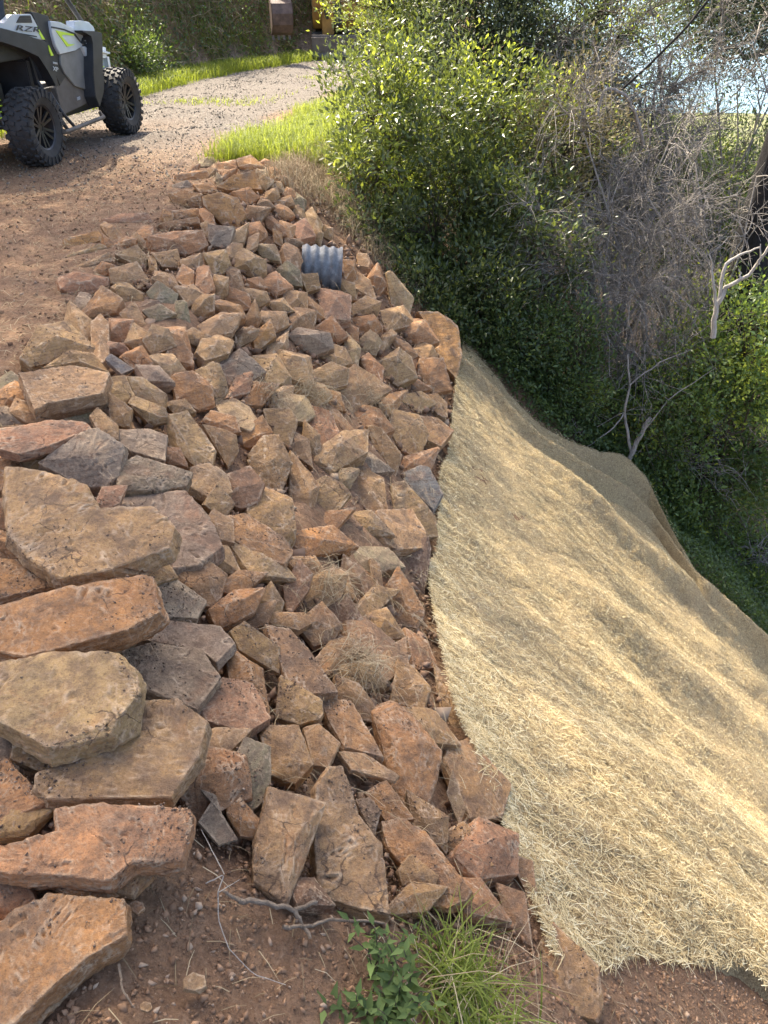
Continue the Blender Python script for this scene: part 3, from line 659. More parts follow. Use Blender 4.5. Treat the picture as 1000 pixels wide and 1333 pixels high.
# ---- rubble between the stones, clods and gravel (uncountable): one object each
def chunk_cloud(name, pts, sizes, mat, seed, kind="stuff", tint=None):
    g = np.random.default_rng(seed); n = len(pts)
    base = np.array([(1, 0, 0), (-1, 0, 0), (0, 1, 0), (0, -1, 0), (0, 0, 1), (0, 0, -1), (.6, .6, .5), (-.6, .5, -.6)])
    tri = np.array([(0, 6, 4), (0, 2, 6), (6, 2, 4), (2, 1, 4), (1, 3, 4), (3, 0, 4), (2, 0, 5), (2, 5, 7), (2, 7, 1), (1, 7, 5), (3, 1, 5), (0, 3, 5)])
    V = base[None]*(g.uniform(.45, 1.25, (n, 8, 1)))*g.uniform(.45, 1.3, (n, 1, 3))*np.asarray(sizes)[:, None, None]
    a = g.uniform(0, 6.28, n); b = g.uniform(0, 6.28, n)
    ca, sa, cb, sb = np.cos(a), np.sin(a), np.cos(b), np.sin(b)
    Rz = np.zeros((n, 3, 3)); Rz[:, 0, 0] = ca; Rz[:, 0, 1] = -sa; Rz[:, 1, 0] = sa; Rz[:, 1, 1] = ca; Rz[:, 2, 2] = 1
    Rx = np.zeros((n, 3, 3)); Rx[:, 1, 1] = cb; Rx[:, 1, 2] = -sb; Rx[:, 2, 1] = sb; Rx[:, 2, 2] = cb; Rx[:, 0, 0] = 1
    V = np.einsum('nij,nvj->nvi', Rz@Rx, V)+np.asarray(pts)[:, None]
    Fc = (tri[None]+np.arange(n)[:, None, None]*8).reshape(-1, 3)
    t = np.repeat(g.uniform(0, 1, n)**1.8 if tint is None else tint, 8)
    o = link(name, np_mesh(name, V.reshape(-1, 3), Fc, {"tint": t}), mat); return tag(o, kind=kind) if kind else o
MRUB = mat_tint("rubble", [(0, (.175, .103, .060)), (.75, (.31, .19, .112)), (1, (.40, .30, .21))], .95)
MCRUMB = mat_tint('soil_crumbs', [(0, (.12, .08, .055)), (.7, (.20, .135, .09)), (1, (.33, .25, .18))], .95)
MRUB2 = mat_tint("broken_stone", [(0, (.15, .095, .06)), (.6, (.30, .19, .12)), (1, (.42, .30, .19))], .9)  # stone tones darkened so the gaps between rocks look more deeply shaded
MGRAV = mat_tint("road_gravel", [(0, (.10, .088, .078)), (.7, (.22, .20, .17)), (1, (.36, .33, .29))], .95)
# soil crumbs lying on the stones' upward faces
CP = np.array(CRUMB); gC = np.random.default_rng(5); kk = gC.random(len(CP)) < np.clip(vnoise(CP[:, 0], CP[:, 1], 6, 91)*3.2-.15, 0.03, .9); CP = CP[kk]
CP = np.repeat(CP, 2, 0)+gC.normal(0, .006, (len(CP)*2, 3))*(1, 1, .0); szc = .0009+.0045*gC.random(len(CP))**6; CP[:, 2] += szc*.3
print('CRUMBS', len(CP)); chunk_cloud("soil_crumbs", CP, szc, MCRUMB, 8)
# in the stone face
n = 9000; ys = RNG.uniform(1.1, 9.0, n); xc_ = np.interp(ys, TY, TXC); xt_ = np.interp(ys, TY, TXT)
xs = RNG.uniform(xc_-.55, xt_+.02); sz = .006+.022*RNG.random(n)**3*(1+.0*ys)
P = np.stack([xs, ys, H(xs, ys)-.06+sz*.5], -1)
chunk_cloud("rubble", P, sz, MRUB, 1)
n = 1500; ys = RNG.uniform(1.3, 9.2, n); xc_ = np.interp(ys, TY, TXC); xt_ = np.interp(ys, TY, TXT); xs = RNG.uniform(xc_-.5, xt_-.03); sz = .018+.032*RNG.random(n)**2
P = np.stack([xs, ys, H(xs, ys)-.06+sz*.7], -1); chunk_cloud("broken_stone", P, sz, MRUB2, 6)
# bare soil at the foot and corner
n = 120000; xs = RNG.uniform(-1.1, 1.6, n); ys = RNG.uniform(.35, 1.5, n); sz = .0011+.012*RNG.random(n)**17
P = np.stack([xs, ys, H(xs, ys)+sz*.05], -1); chunk_cloud("soil_clods", P, sz, MRUB, 2)
n = 16000; xs = RNG.uniform(-4.8, -1.5, n); ys = RNG.uniform(2.4, 9, n); sz = .003+.016*RNG.random(n)**6
P = np.stack([xs, ys, H(xs, ys)+sz*.2], -1); chunk_cloud("dirt_crumbs", P, sz, MRUB, 3)
n = 34000; ys = 7.5+14*RNG.random(n)**1.3; xc_ = np.interp(ys, TY, TXC); xb_ = np.interp(ys, BY, BX); xs = RNG.uniform(xb_, xc_-1.0); sz = .004+.015*RNG.random(n)**4
keep = RNG.random(n) < (ssm(6.6, 10, ys+vnoise(xs, ys, .8, 8)*2)*(.35+1.3*np.clip(vnoise(xs, ys, .9, 5)+.4, 0, 1)))
P = np.stack([xs, ys, H(xs, ys)+sz*.2], -1)[keep]; chunk_cloud("gravel", P, sz[keep], MGRAV, 4)
def unit_(v): return v/(np.linalg.norm(v, axis=-1, keepdims=True)+1e-9)
# ---------------------------------------------------------------- straw erosion mat
def mat_z(x, y):
    """height of the mat's surface above the soil, with folds running down the slope"""
    xt = np.interp(y, TY, TXT); v = np.maximum(x-xt, 0); u = y+.16*v
    a = ssm(.3, 1.6, v)
    f = a*(.075*np.sin(u*3.1+vnoise(v, y, .6, 3)*3.0+.6)+.05*np.sin(u*6.7+1.2+vnoise(v, y, .9, 4)*3)+.03*vnoise(u*3, v*.5, 1.6, 5))
    f = f+.06*ssm(.25, 0, np.abs(u-(6.55+.25*vnoise(v, y, .5, 6))))*a + .05*vnoise(x, y, 1.3, 12)
    f = f+.13*ssm(.35, 0, np.abs(u-7.05-.1*np.sin(v)))*ssm(.5, 1.4, v)*ssm(3.2, 2.2, v)
    ed = mat_far(v)-y; f = f+.20*np.exp(-((ed-.10)/.10)**2)*ssm(1.1, 2.0, v)*ssm(2.9, 2.4, v)-.16*np.exp(-((ed-.36)/.10)**2)*ssm(.8, 2.0, v)*ssm(3.4, 2.4, v)+.14*np.exp(-((ed-.60)/.08)**2)-.09*np.exp(-((ed-.78)/.07)**2)*ssm(1.0, 1.8, v)*ssm(3.8, 2.8, v)*ssm(.5, 1.4, v)*ssm(3.6, 2.6, v)
    return .035+np.maximum(f, -.09)+.12*a+.028*vnoise(x, y, 5, 13)+.022*vnoise(x, y*1.6, 11, 14)+.03*a*vnoise(v*.7, u*3, 1.9, 15)
def mat_far(v):
    b = .30*np.exp(-((v-2.0)/.45)**2)
    return 7.45+.22*ssm(.9, .2, v)+b*1.2-.60*ssm(2.25, 2.75, v)-.15*ssm(3.2,5,v)-.10*v*ssm(2.2, 4, v)+.10*vnoise(v, 0, 1.7, 3)+.10*ssm(.8, .0, v)+.03*vnoise(v, 0, 9, 4)
def mat_near(v): return 1.17+.30*np.minimum(v, 1.15)-.45*np.clip(v-1.15, 0, 1.5)+.05*vnoise(v, 1, 3, 5)+.03*vnoise(v, 1, 11, 5)
nu, nv_ = 330, 260
vv = 9.5*(np.linspace(0, 1, nv_)**1.7); tt = np.linspace(0, 1, nu)
VV_, TT_ = np.meshgrid(vv, tt)
def mat_xy(v, t):
    y = mat_near(v)+(mat_far(v)-mat_near(v))*t; return np.interp(y, TY, TXT)+v-.03+.15*ssm(2.3, 1.5, y)*ssm(1.0, .3, v)+.06*vnoise(y, 0, 2.2, 8)*ssm(.5, 0, v), y
MX, MY = mat_xy(VV_, TT_); MZ = H(MX, MY)+mat_z(MX, MY)
drop = np.maximum(ssm(.012, 0, TT_), ssm(.988, 1, TT_)); MZ = MZ-drop*(mat_z(MX, MY)+.01)*.9
ii = np.arange(MX.size).reshape(MX.shape)
Fm = np.stack([ii[:-1, :-1], ii[:-1, 1:], ii[1:, 1:], ii[1:, :-1]], -1).reshape(-1, 4)[:, ::-1]
mm, ntm, bmn = newmat("straw_mat"); gm = N(ntm, "ShaderNodeNewGeometry").outputs["Position"]
f1 = noise_n(ntm, gm, 120, 8, .8, .8); f2 = noise_n(ntm, gm, 1.4, 6, .7); f3 = noise_n(ntm, gm, 30, 6, .75)
cm = ramp(ntm, f1, [(.30, (.09, .06, .03)), (.46, (.36, .265, .135)), (.58, (.64, .50, .27)), (.70, (.80, .68, .42))])
cm = mix(ntm, ramp(ntm, f2, [(.42, 0.0), (.62, .28)]), cm, (.30, .215, .13))
cm = mix(ntm, ramp(ntm, f3, [(.33, .6), (.5, 0.0)]), cm, (.15, .105, .055))
ntm.links.new(cm, bmn.inputs["Base Color"]); bmn.inputs["Roughness"].default_value = .95
pb = bump(ntm, f3, .8, .02, None); bump(ntm, f1, 1.0, .012, bmn, pb)
blanket = empty("erosion_mat", (1.2, 4.2, Hs(1.2, 4.2)))
tag(blanket, "golden straw erosion mat with long folds spread down the steep slope", "erosion mat")
Vm = np.stack([MX, MY, MZ], -1).reshape(-1, 3)-np.array(blanket.location)
link("woven_sheet", np_mesh("woven_sheet", Vm, Fm, smooth=True), mm, blanket)
def ribbons(name, P, D, Nn, L, W, tint, mat, parent=None, bend=.15):
    """many thin two-segment blades: P start, D direction, Nn side"""
    n = len(P); S = np.cross(D, Nn); S /= (np.linalg.norm(S, axis=1, keepdims=True)+1e-9)
    L = L[:, None]; W = W[:, None]
    mid = P+D*L*.5+Nn*L*bend; end = P+D*L
    V = np.stack([P-S*W, P+S*W, mid-S*W, mid+S*W, end-S*W*.6, end+S*W*.6], 1)
    b = np.arange(n)[:, None]*6
    F = np.concatenate([b+np.array([[0, 1, 3, 2]]), b+np.array([[2, 3, 5, 4]])], 0)
    return link(name, np_mesh(name, V.reshape(-1, 3), F, {"tint": np.repeat(tint, 6)}), mat, parent)
n = 800000
v_ = 7.0*RNG.random(n)**1.5; t_ = RNG.random(n)
x_, y_ = mat_xy(v_, t_); z_ = H(x_, y_)+mat_z(x_, y_)
dist = np.sqrt(x_**2+y_**2+(z_-1.6)**2)
den = np.minimum(1, (3.2/dist)**1.25)*(.55+.9*np.clip(vnoise(x_, y_, 2.2, 9)+.5, 0, 1))*np.clip(v_/1.2, .35, 1)
k = RNG.random(n) < den*.95
x_, y_, z_, dist, v_, t_ = x_[k], y_[k], z_[k], dist[k], v_[k], t_[k]; n = len(x_); print("STRAW", n)
ang = RNG.normal(.15, 1.0, n); e = .03
zx = (H(x_+e, y_, False)-H(x_-e, y_, False))/(2*e)
D = np.stack([np.cos(ang), np.sin(ang)*.9, np.cos(ang)*zx+RNG.normal(.04, .13, n)], -1); D /= np.linalg.norm(D, axis=1, keepdims=True)
nn = np.stack([-zx, np.zeros(n), np.ones(n)], -1); nn /= np.linalg.norm(nn, axis=1, keepdims=True)
L_ = RNG.uniform(.014, .044, n); 
edge = np.minimum(ssm(0, .5, v_), 1)
L_ = L_*(.85+.5*(1-edge)+.6*ssm(.22, 0, t_))
W_ = RNG.uniform(.0005, .0012, n)*(.8+dist*.16)
P_ = np.stack([x_, y_, z_+RNG.uniform(-.004, .010, n)], -1)
ib = np.array(blanket.location)
so_ = ribbons("straw", P_-D*L_[:, None]*.5-ib, D, nn, L_, W_, np.clip(RNG.normal(.5, .33, n)+.15*(1-edge), 0, 1), MSTRAW, blanket, .06); tag(so_, kind="stuff")

n = 5200; v_ = 2.2*RNG.random(n)**1.3; t_ = .5*RNG.random(n)**1.2; x_, y_ = mat_xy(v_, t_); z_ = H(x_, y_)+mat_z(x_, y_)+.006
ang = RNG.uniform(-1.6, 1.6, n); zx = (H(x_+e, y_, False)-H(x_-e, y_, False))/(2*e)
D = unit_(np.stack([np.cos(ang), np.sin(ang), np.cos(ang)*zx+RNG.normal(.03, .08, n)], -1)); nn = unit_(np.stack([-zx, np.zeros(n), np.ones(n)], -1))
L_ = RNG.uniform(.05, .13, n); so2 = ribbons("loose_stalks", np.stack([x_, y_, z_], -1)-D*L_[:, None]*.5-ib, D, nn, L_, RNG.uniform(.0007, .0016, n), np.clip(RNG.normal(.7, .2, n), 0, 1), MSTRAW, blanket, .08); tag(so2, kind="stuff")
# ---------------------------------------------------------------- vegetation
def unit(v): return v/(np.linalg.norm(v, axis=-1, keepdims=True)+1e-9)
def leaves(name, P, D, Nn, L, W, tint, mat, parent=None, org=(0, 0, 0)):
    """pointed leaves folded along the midrib"""
    n = len(P); D = unit(D); S = unit(np.cross(D, Nn)); Nn = unit(np.cross(S, D)); P = P-np.array(org)
    L = np.asarray(L)[:, None]; W = np.asarray(W)[:, None]
    V = np.stack([P, P+D*L*.38-S*W*.5+Nn*W*.16, P+D*L*.42-Nn*L*.03, P+D*L*.38+S*W*.5+Nn*W*.16, P+D*L-Nn*L*.14], 1)
    b = np.arange(n)[:, None]*5
    F = np.concatenate([b+np.array([[0, 2, 1]]), b+np.array([[0, 3, 2]]), b+np.array([[1, 2, 4]]), b+np.array([[2, 3, 4]])], 0)
    return link(name, np_mesh(name, V.reshape(-1, 3), F, {"tint": np.repeat(tint, 5)}), mat, parent)
def curve(a, b, sag, n=6, wob=.05, g=RNG):
    t = np.linspace(0, 1, n)[:, None]; a = np.array(a, float); b = np.array(b, float)
    p = a+(b-a)*t; p[:, 2] += sag*4*t[:, 0]*(1-t[:, 0])
    p[1:-1] += g.normal(0, wob*np.linalg.norm(b-a), (n-2, 3)); return p
def bush(name, label, cat, group, base, cen, rad, nclump, per, ll, mat, stem_mat=None, seed=1, sig=.13, young=0.0, stems=10, droop=0, core=.45, tintmu=.45, aspect=.42, up=.5, stemr=.014):
    g = np.random.default_rng(seed); base = np.array(base, float); cen = np.array(cen, float); rad = np.array(rad, float)
    root = empty(name, tuple(base)); tag(root, label, cat, group)
    d = unit(g.normal(size=(nclump, 3))); r = g.uniform(core, 1.05, nclump)[:, None]
    lob = 1+.28*np.sin(d[:, :1]*4+seed)+.2*np.sin(d[:, 2:3]*6+seed*2)+.15*np.sin(d[:, 1:2]*9+seed*3)
    cc = cen+d*r*lob*rad
    gz = H(cc[:, 0], cc[:, 1]); cc[:, 2] = np.maximum(cc[:, 2], gz+.08)
    ci = np.repeat(np.arange(nclump), per); n = len(ci)
    s = sig*g.uniform(.6, 1.5, nclump)
    off = g.normal(size=(n, 3))*s[ci][:, None]; P = cc[ci]+off
    out = unit(P-cen); gr = unit(off+1e-6)
    D = unit(gr*.7+out*.35+g.normal(size=(n, 3))*.55+np.array((0, 0, up-droop)))
    Nn = unit(np.array((0, 0, .9))+out*.5+g.normal(size=(n, 3))*.55)
    ctint = g.normal(0, .13, nclump)
    t = np.clip(tintmu+ctint[ci]+g.normal(0, .14, n), 0, 1)
    L = ll*g.uniform(.6, 1.3, n)
    gz = H(P[:, 0], P[:, 1]); P[:, 2] = np.maximum(P[:, 2], gz+.01)
    isy = (g.random(nclump) < young)[ci] & (g.random(n) < .8)
    a = ~isy
    leaves("foliage", P[a], D[a], Nn[a], L[a], L[a]*aspect, t[a], mat, root, base)
    if isy.any(): leaves("young_foliage", P[isy], D[isy], Nn[isy], L[isy], L[isy]*aspect, t[isy], MYOUNG, root, base)
    paths = []
    hub = [base+np.array((g.normal(0, .12), g.normal(0, .12), -.05)) for _ in range(max(1, stems))]
    mains = []
    for i in range(stems):
        tgt = cen+unit(g.normal(size=3))*rad*.35; tgt[2] = max(tgt[2], base[2]+.3)
        p = curve(hub[i], tgt, 0, 7, .05, g); mains.append(p); paths.append((p-base, np.linspace(stemr*1.5, stemr*.6, 7)))
    for i in range(nclump):
        dmin = min(((np.linalg.norm(m[3:]-cc[i], axis=1).min(), k) for k, m in enumerate(mains)))
        m = mains[dmin[1]]; j = 3+int(np.argmin(np.linalg.norm(m[3:]-cc[i], axis=1)))
        paths.append((curve(m[j], cc[i], .05, 5, .06, g)-base, np.linspace(stemr*.55, stemr*.2, 5)))
    V, F = tube_arrays(paths, 4); link("branches", np_mesh("branches", V, F, smooth=True), stem_mat or MSTEM, root)
    return root
def onground(x, y, dz=0): return (x, y, Hs(x, y)+dz)
def at(px, py, Y):
    d = ray(px, py); return CAM+d*(Y/d[1])
GB = "shrubs growing down the slope"
bush("broadleaf_shrub", "tall airy light green shrub with slender stems directly behind the rock pile", "shrub", GB, onground(.35, 9.0), at(505, 190, 9.2), (.72, .8, 1.25), 120, 65, .070, MLEAF, seed=3, young=.22, stems=9, sig=.10, tintmu=.6, stemr=.012)
bush("broadleaf_shrub", "dense glossy dark green shrub overhanging the pile's right side below the airy shrub", "shrub", GB, onground(1.1, 8.8), at(600, 340, 8.8), (1.0, .8, 1.15), 170, 95, .072, MLEAF, seed=4, young=.08, stems=12, sig=.11, tintmu=.5)
bush("broadleaf_shrub", "bright topped round shrub standing between the airy shrub and the grey thicket", "shrub", GB, onground(1.5, 9.6), at(625, 190, 9.9), (1.0, .9, 1.1), 160, 90, .068, MLEAF, seed=5, young=.12, stems=10, sig=.11, tintmu=.62)
bush("browning_shrub", "shrub with yellowing brown tipped leaves left of the grey thicket", "shrub", GB, onground(2.0, 9.8), at(715, 200, 9.9), (.75, .7, 1.0), 95, 70, .060, MDRYLEAF, seed=6, young=.25, stems=8, sig=.13, tintmu=.6)
bush("broadleaf_shrub", "low dark shrub hugging the far edge of the straw mat", "shrub", GB, onground(1.7, 8.35), at(655, 425, 8.3), (.8, .5, .5), 90, 90, .058, MLEAF3, seed=7, stems=7, sig=.11, tintmu=.45)
bush("broadleaf_shrub", "leafy low shrub under the grey thicket beside the mat", "shrub", GB, onground(2.3, 8.5), at(735, 480, 8.25), (.75, .45, .6), 90, 80, .055, MLEAF3, seed=8, stems=7, sig=.12, tintmu=.45)
GT = "trees and tall shrubs behind the slope"
bush("oak_tree", "dense blue-green small leaved tree at the top centre behind the shrubs", "tree", GT, onground(2.2, 13.5), at(655, 60, 13.2), (1.9, 1.4, 2.1), 430, 110, .052, MLEAF2, seed=9, stems=7, core=.15, sig=.22, tintmu=.5, aspect=.5, stemr=.04)
bush("bay_tree", "light green sunlit tree at the top beside the excavator", "tree", GT, onground(.9, 14.5), at(545, 20, 14.5), (1.25, 1.1, 1.9), 230, 100, .065, MLEAF, core=.2, seed=10, young=.3, stems=6, sig=.18, tintmu=.75, stemr=.035)
bush("oak_tree", "green tree right of the dense blue-green tree at the top", "tree", GT, onground(3.4, 12.6), at(765, 90, 12.6), (1.1, 1.0, 1.6), 170, 100, .055, MLEAF2, core=.2, seed=12, young=.15, stems=6, sig=.17, tintmu=.7, stemr=.03)
bush("oak_tree", "shaded green tree low behind the grey thicket", "tree", GT, onground(4.2, 13), at(830, 250, 12.8), (2.0, 1.3, 1.5), 220, 90, .06, MLEAF3, seed=13, young=.05, stems=7, sig=.2, tintmu=.5, stemr=.03)
bush("oak_tree", "green tree behind the thick dark trunk at the right edge", "tree", GT, onground(6.2, 13.2), at(985, 310, 12.5), (1.7, 1.2, 1.5), 200, 90, .06, MLEAF3, seed=14, young=.12, stems=7, sig=.2, tintmu=.6, stemr=.03)
GR = "green bushes on the lower right slope"
bush("leafy_bush", "sunlit bright green bush below the bleached forked branch at the right edge", "bush", GR, onground(4.4, 8.6), at(962, 470, 8.6), (1.0, .8, .95), 150, 95, .060, MLEAF3, seed=15, young=.3, stems=9, sig=.12, tintmu=.85, aspect=.5)
bush("leafy_bush", "deep green bush filling the middle of the right edge", "bush", GR, onground(4.6, 8.7), at(930, 600, 8.8), (1.45, .8, 1.05), 230, 90, .060, MLEAF3, seed=16, young=.10, stems=9, sig=.13, tintmu=.6, aspect=.5)
bush("leafy_bush", "dark green bush beyond the curled mat edge", "bush", GR, onground(3.75, 8.4), at(885, 680, 8.3), (.85, .5, .75), 100, 80, .055, MLEAF3, seed=17, young=.12, stems=9, sig=.11, tintmu=.6, aspect=.5)
bush("leafy_bush", "shaded bush at the right edge above the mat's dark hollow", "bush", GR, onground(5.0, 8.5), at(985, 740, 8.6), (.95, .6, .7), 130, 90, .055, MLEAF3, seed=18, young=.1, stems=9, sig=.12, tintmu=.6, aspect=.5)
bush("leafy_bush", "small green bush at the right edge where the mat runs out of sight", "bush", GR, onground(5.4, 7.7), at(985, 800, 7.75), (.55, .4, .4), 70, 80, .05, MLEAF3, seed=64, young=.1, stems=6, sig=.1, tintmu=.5)
bush("leafy_bush", "dark green bush in shade just under the tangle of bare twigs", "bush", GR, onground(3.3, 9.3), at(832, 535, 8.3), (.85, .4, .62), 120, 80, .055, MLEAF3, seed=19, young=.12, stems=9, sig=.11, tintmu=.62, aspect=.5)
bush("broadleaf_shrub", "low leafy shrub tucked behind the right corner boulder and the mat's top edge", "shrub", GB, onground(1.25, 8.0), at(600, 405, 8.1), (.6, .4, .45), 70, 80, .060, MLEAF, seed=62, stems=7, sig=.10, tintmu=.45)
bush("leafy_bush", "low bright green plant growing against the mat's far edge below the shrubs", "bush", GB, onground(2.3, 8.0), at(725, 515, 8.0), (.6, .3, .28), 50, 70, .045, MLEAF3, seed=63, young=.2, stems=6, sig=.08, tintmu=.6)
# ---- dead brush
def brush(name, label, base, mains, ntw, tw, seed, mat=MTWIG, cat="dead shrub", r0=.022, droop=.25, leafy=False):
    g = np.random.default_rng(seed); base = np.array(base, float); root = empty(name, tuple(base)); tag(root, label, cat, "bare dead shrubs in the thicket")
    P1 = []; tips = []
    for tgt, sag in mains:
        p = curve(base+g.normal(0, .06, 3)*(1, 1, .2), tgt, sag, 9, .035, g); P1.append((p-base, np.linspace(r0, r0*.3, 9))); 
        for _ in range(7):
            j = g.integers(3, 9); a = p[j]; q = a+unit((tgt-base)*.5/np.linalg.norm(tgt-base)+g.normal(0, .6, 3))*g.uniform(.35, .9)
            c = curve(a, q, .04, 6, .06, g); P1.append((c-base, np.linspace(r0*.35, r0*.14, 6))); tips.append(c)
        tips.append(p[3:])
    V, F = tube_arrays(P1, 4); link("branches", np_mesh("branches", V, F, smooth=True), mat, root)
    P2 = []
    for _ in range(ntw):
        c = tips[g.integers(len(tips))]; j = g.integers(0, len(c)-1); a = c[j]+(c[j+1]-c[j])*g.random()
        d = unit(unit(c[-1]-c[0])*.8+g.normal(0, .75, 3)+np.array((0, 0, .25-droop*g.random()*2.2)))
        L = tw*g.uniform(.4, 1.5); n = 5; t = np.linspace(0, 1, n)[:, None]
        p = a+d*L*t+np.array((0, 0, -1))*droop*L*t**2*1.3+g.normal(0, .012, (n, 3))*t
        P2.append((p-base, np.linspace(.0042, .0016, n)))
        for _k in range(2):
            b = p[g.integers(1, 4)]; q = b+unit(d+g.normal(0, .6, 3))*L*.35
            P2.append((np.stack([b, (b+q)/2+g.normal(0, .008, 3), q])-base, np.array((.0026, .002, .0012))))
    V, F = tube_arrays(P2, 3); o = link("twigs", np_mesh("twigs", V, F), mat, root)
    return root
b0 = hit(800, 592, 0)
b0 = np.array(onground(3.3, 9.0))
brush("dead_shrub", "dense tangle of bare grey twigs bending over in the middle of the thicket", b0,
      [(at(725, 300, 8.8), .5), (at(780, 200, 9.1), .4), (at(870, 190, 9.0), .3), (at(745, 370, 8.6), .4), (at(820, 300, 8.8), .3), (at(920, 260, 9.1), .2), (at(690, 290, 9.0), .6), (at(760, 160, 9.3), .4), (at(900, 300, 8.9), .2), (at(810, 390, 8.5), .2)], 1700, .50, 31, droop=.32)
brush("dead_shrub", "silvery fan of thin bare branches sweeping right from the mat's corner", np.array(onground(2.75, 8.25)),
      [(at(900, 470, 8.5), .25), (at(950, 520, 8.4), .15), (at(860, 430, 8.6), .2), (at(810, 450, 8.5), .1), (at(740, 500, 8.3), .05), (at(970, 620, 8.4), .1), (at(900, 600, 8.4), .1)], 330, .42, 32, r0=.011, droop=.15, mat=MTWIG)
brush("dead_shrub", "hazy purplish grey bare tree crown at the top right of centre", np.array(onground(3.6, 11.6)),
      [(at(790, 60, 11.8), .2), (at(850, 20, 12), .2), (at(760, 30, 12), .2), (at(840, 110, 11.6), .1), (at(890, 90, 11.9), .1), (at(820, 150, 11.4), .1), (at(900, 180, 11.4), .1)], 1900, .5, 33, r0=.03)
brush("dead_shrub", "low bare brushwood arching in front of the thick dark trunk", np.array(onground(4.0, 9.2)),
      [(at(905, 210, 9.2), .2), (at(880, 190, 9.3), .3), (at(960, 280, 8.9), .1), (at(890, 270, 9.1), .2), (at(985, 230, 9), .1), (at(850, 210, 9.4), .2)], 520, .42, 34, droop=.4)
brush("dead_shrub", "dark litter of fallen twigs beyond the mat at the lower right edge", np.array(onground(4.6, 8.2)),
      [(at(900, 740, 8.1), .05), (at(960, 770, 8.0), .05), (at(1000, 720, 8.2), .1), (at(930, 800, 7.9), .02), (at(1000, 830, 7.9), .0)], 420, .4, 35, droop=.3)
# bleached forked branch
def branchy(name, label, pxl, Y, r0, mat, cat="branch", group=None):
    paths = []; o0 = None
    for line, rr_ in pxl:
        P = np.array([at(a, b, Y if c is None else c) for a, b, c in line]); n = len(P)
        t = np.linspace(0, n-1, n*3); Q = np.stack([np.interp(t, np.arange(n), P[:, k]) for k in range(3)], -1)
        Q += RNG.normal(0, .006, Q.shape)
        if o0 is None: o0 = Q[0].copy()
        paths.append((Q-o0, np.linspace(rr_[0], rr_[1], len(Q))))
    V, F = tube_arrays(paths, 6); o = link(name, np_mesh(name, V, F, smooth=True), mat, None, tuple(o0)); return tag(o, label, cat, group)
branchy("dead_branch", "bleached white forked branch standing out of the bush at the right edge",
        [([(928, 440, 7.6), (932, 400, 7.6), (945, 375, 7.6), (980, 355, 7.55), (1003, 318, 7.5)], (.030, .012)),
         ([(932, 400, 7.6), (928, 360, 7.6), (924, 330, 7.6)], (.018, .006)), ([(934, 395, 7.6), (944, 345, 7.65), (965, 330, 7.7), (990, 322, 7.7)], (.02, .008)),
         ([(965, 364, 7.57), (962, 350, 7.6)], (.012, .004)), ([(988, 345, 7.5), (990, 318, 7.5)], (.012, .004))], 7.6, .03, MPALE)
branchy("dead_branch", "long thin leaning branch crossing the sky gap at the top right",
        [([(808, 118, 9.6), (850, 80, 9.6), (890, 40, 9.6), (925, -5, 9.6), (960, -60, 9.6)], (.014, .012))], 9.6, .02, MTRUNK)
branchy("dead_branch", "short thick grey arched limb with a broken end above the tangle",
        [([(778, 152, 9.0), (785, 118, 9.0), (800, 115, 9.0), (815, 125, 9.0), (828, 150, 9.1), (838, 190, 9.2)], (.016, .021))], 9.0, .02, MTWIG)
branchy("dead_branch", "pale stout broken limb rising beside the mat's far edge",
        [([(816, 604, 7.85), (822, 590, 7.85), (834, 566, 7.85), (846, 543, 7.85)], (.034, .022)), ([(822, 590, 7.85), (812, 540, 7.9), (820, 500, 7.95), (816, 462, 8.0)], (.020, .009)), ([(812, 540, 7.9), (795, 560, 7.8), (765, 582, 7.75)], (.010, .005)), ([(834, 566, 7.85), (870, 520, 7.9), (930, 480, 8.0)], (.010, .004)), ([(820, 500, 7.95), (860, 470, 8.0), (900, 455, 8.1)], (.009, .004))], 7.85, .03, MTWIG)
bush("oak_tree", "green tree low in the gap beside the thick dark trunk in front of the meadow", "tree", GT, onground(5.6, 14.6), at(900, 235, 14), (1.6, 1.0, .95), 150, 100, .06, MLEAF3, seed=61, young=.15, stems=6, sig=.18, tintmu=.7, core=.2, stemr=.03)
brush("dead_shrub", "fine bare twigs crossing the bright water at the top right", np.array(onground(5.4, 12.2)),
      [(at(860, 60, 12), .2), (at(930, 70, 12), .2), (at(980, 60, 12), .1), (at(960, 120, 12), .2), (at(890, 140, 12), .1), (at(940, 20, 12), .1), (at(1000, 110, 12), .1)], 1100, .55, 36, r0=.03)
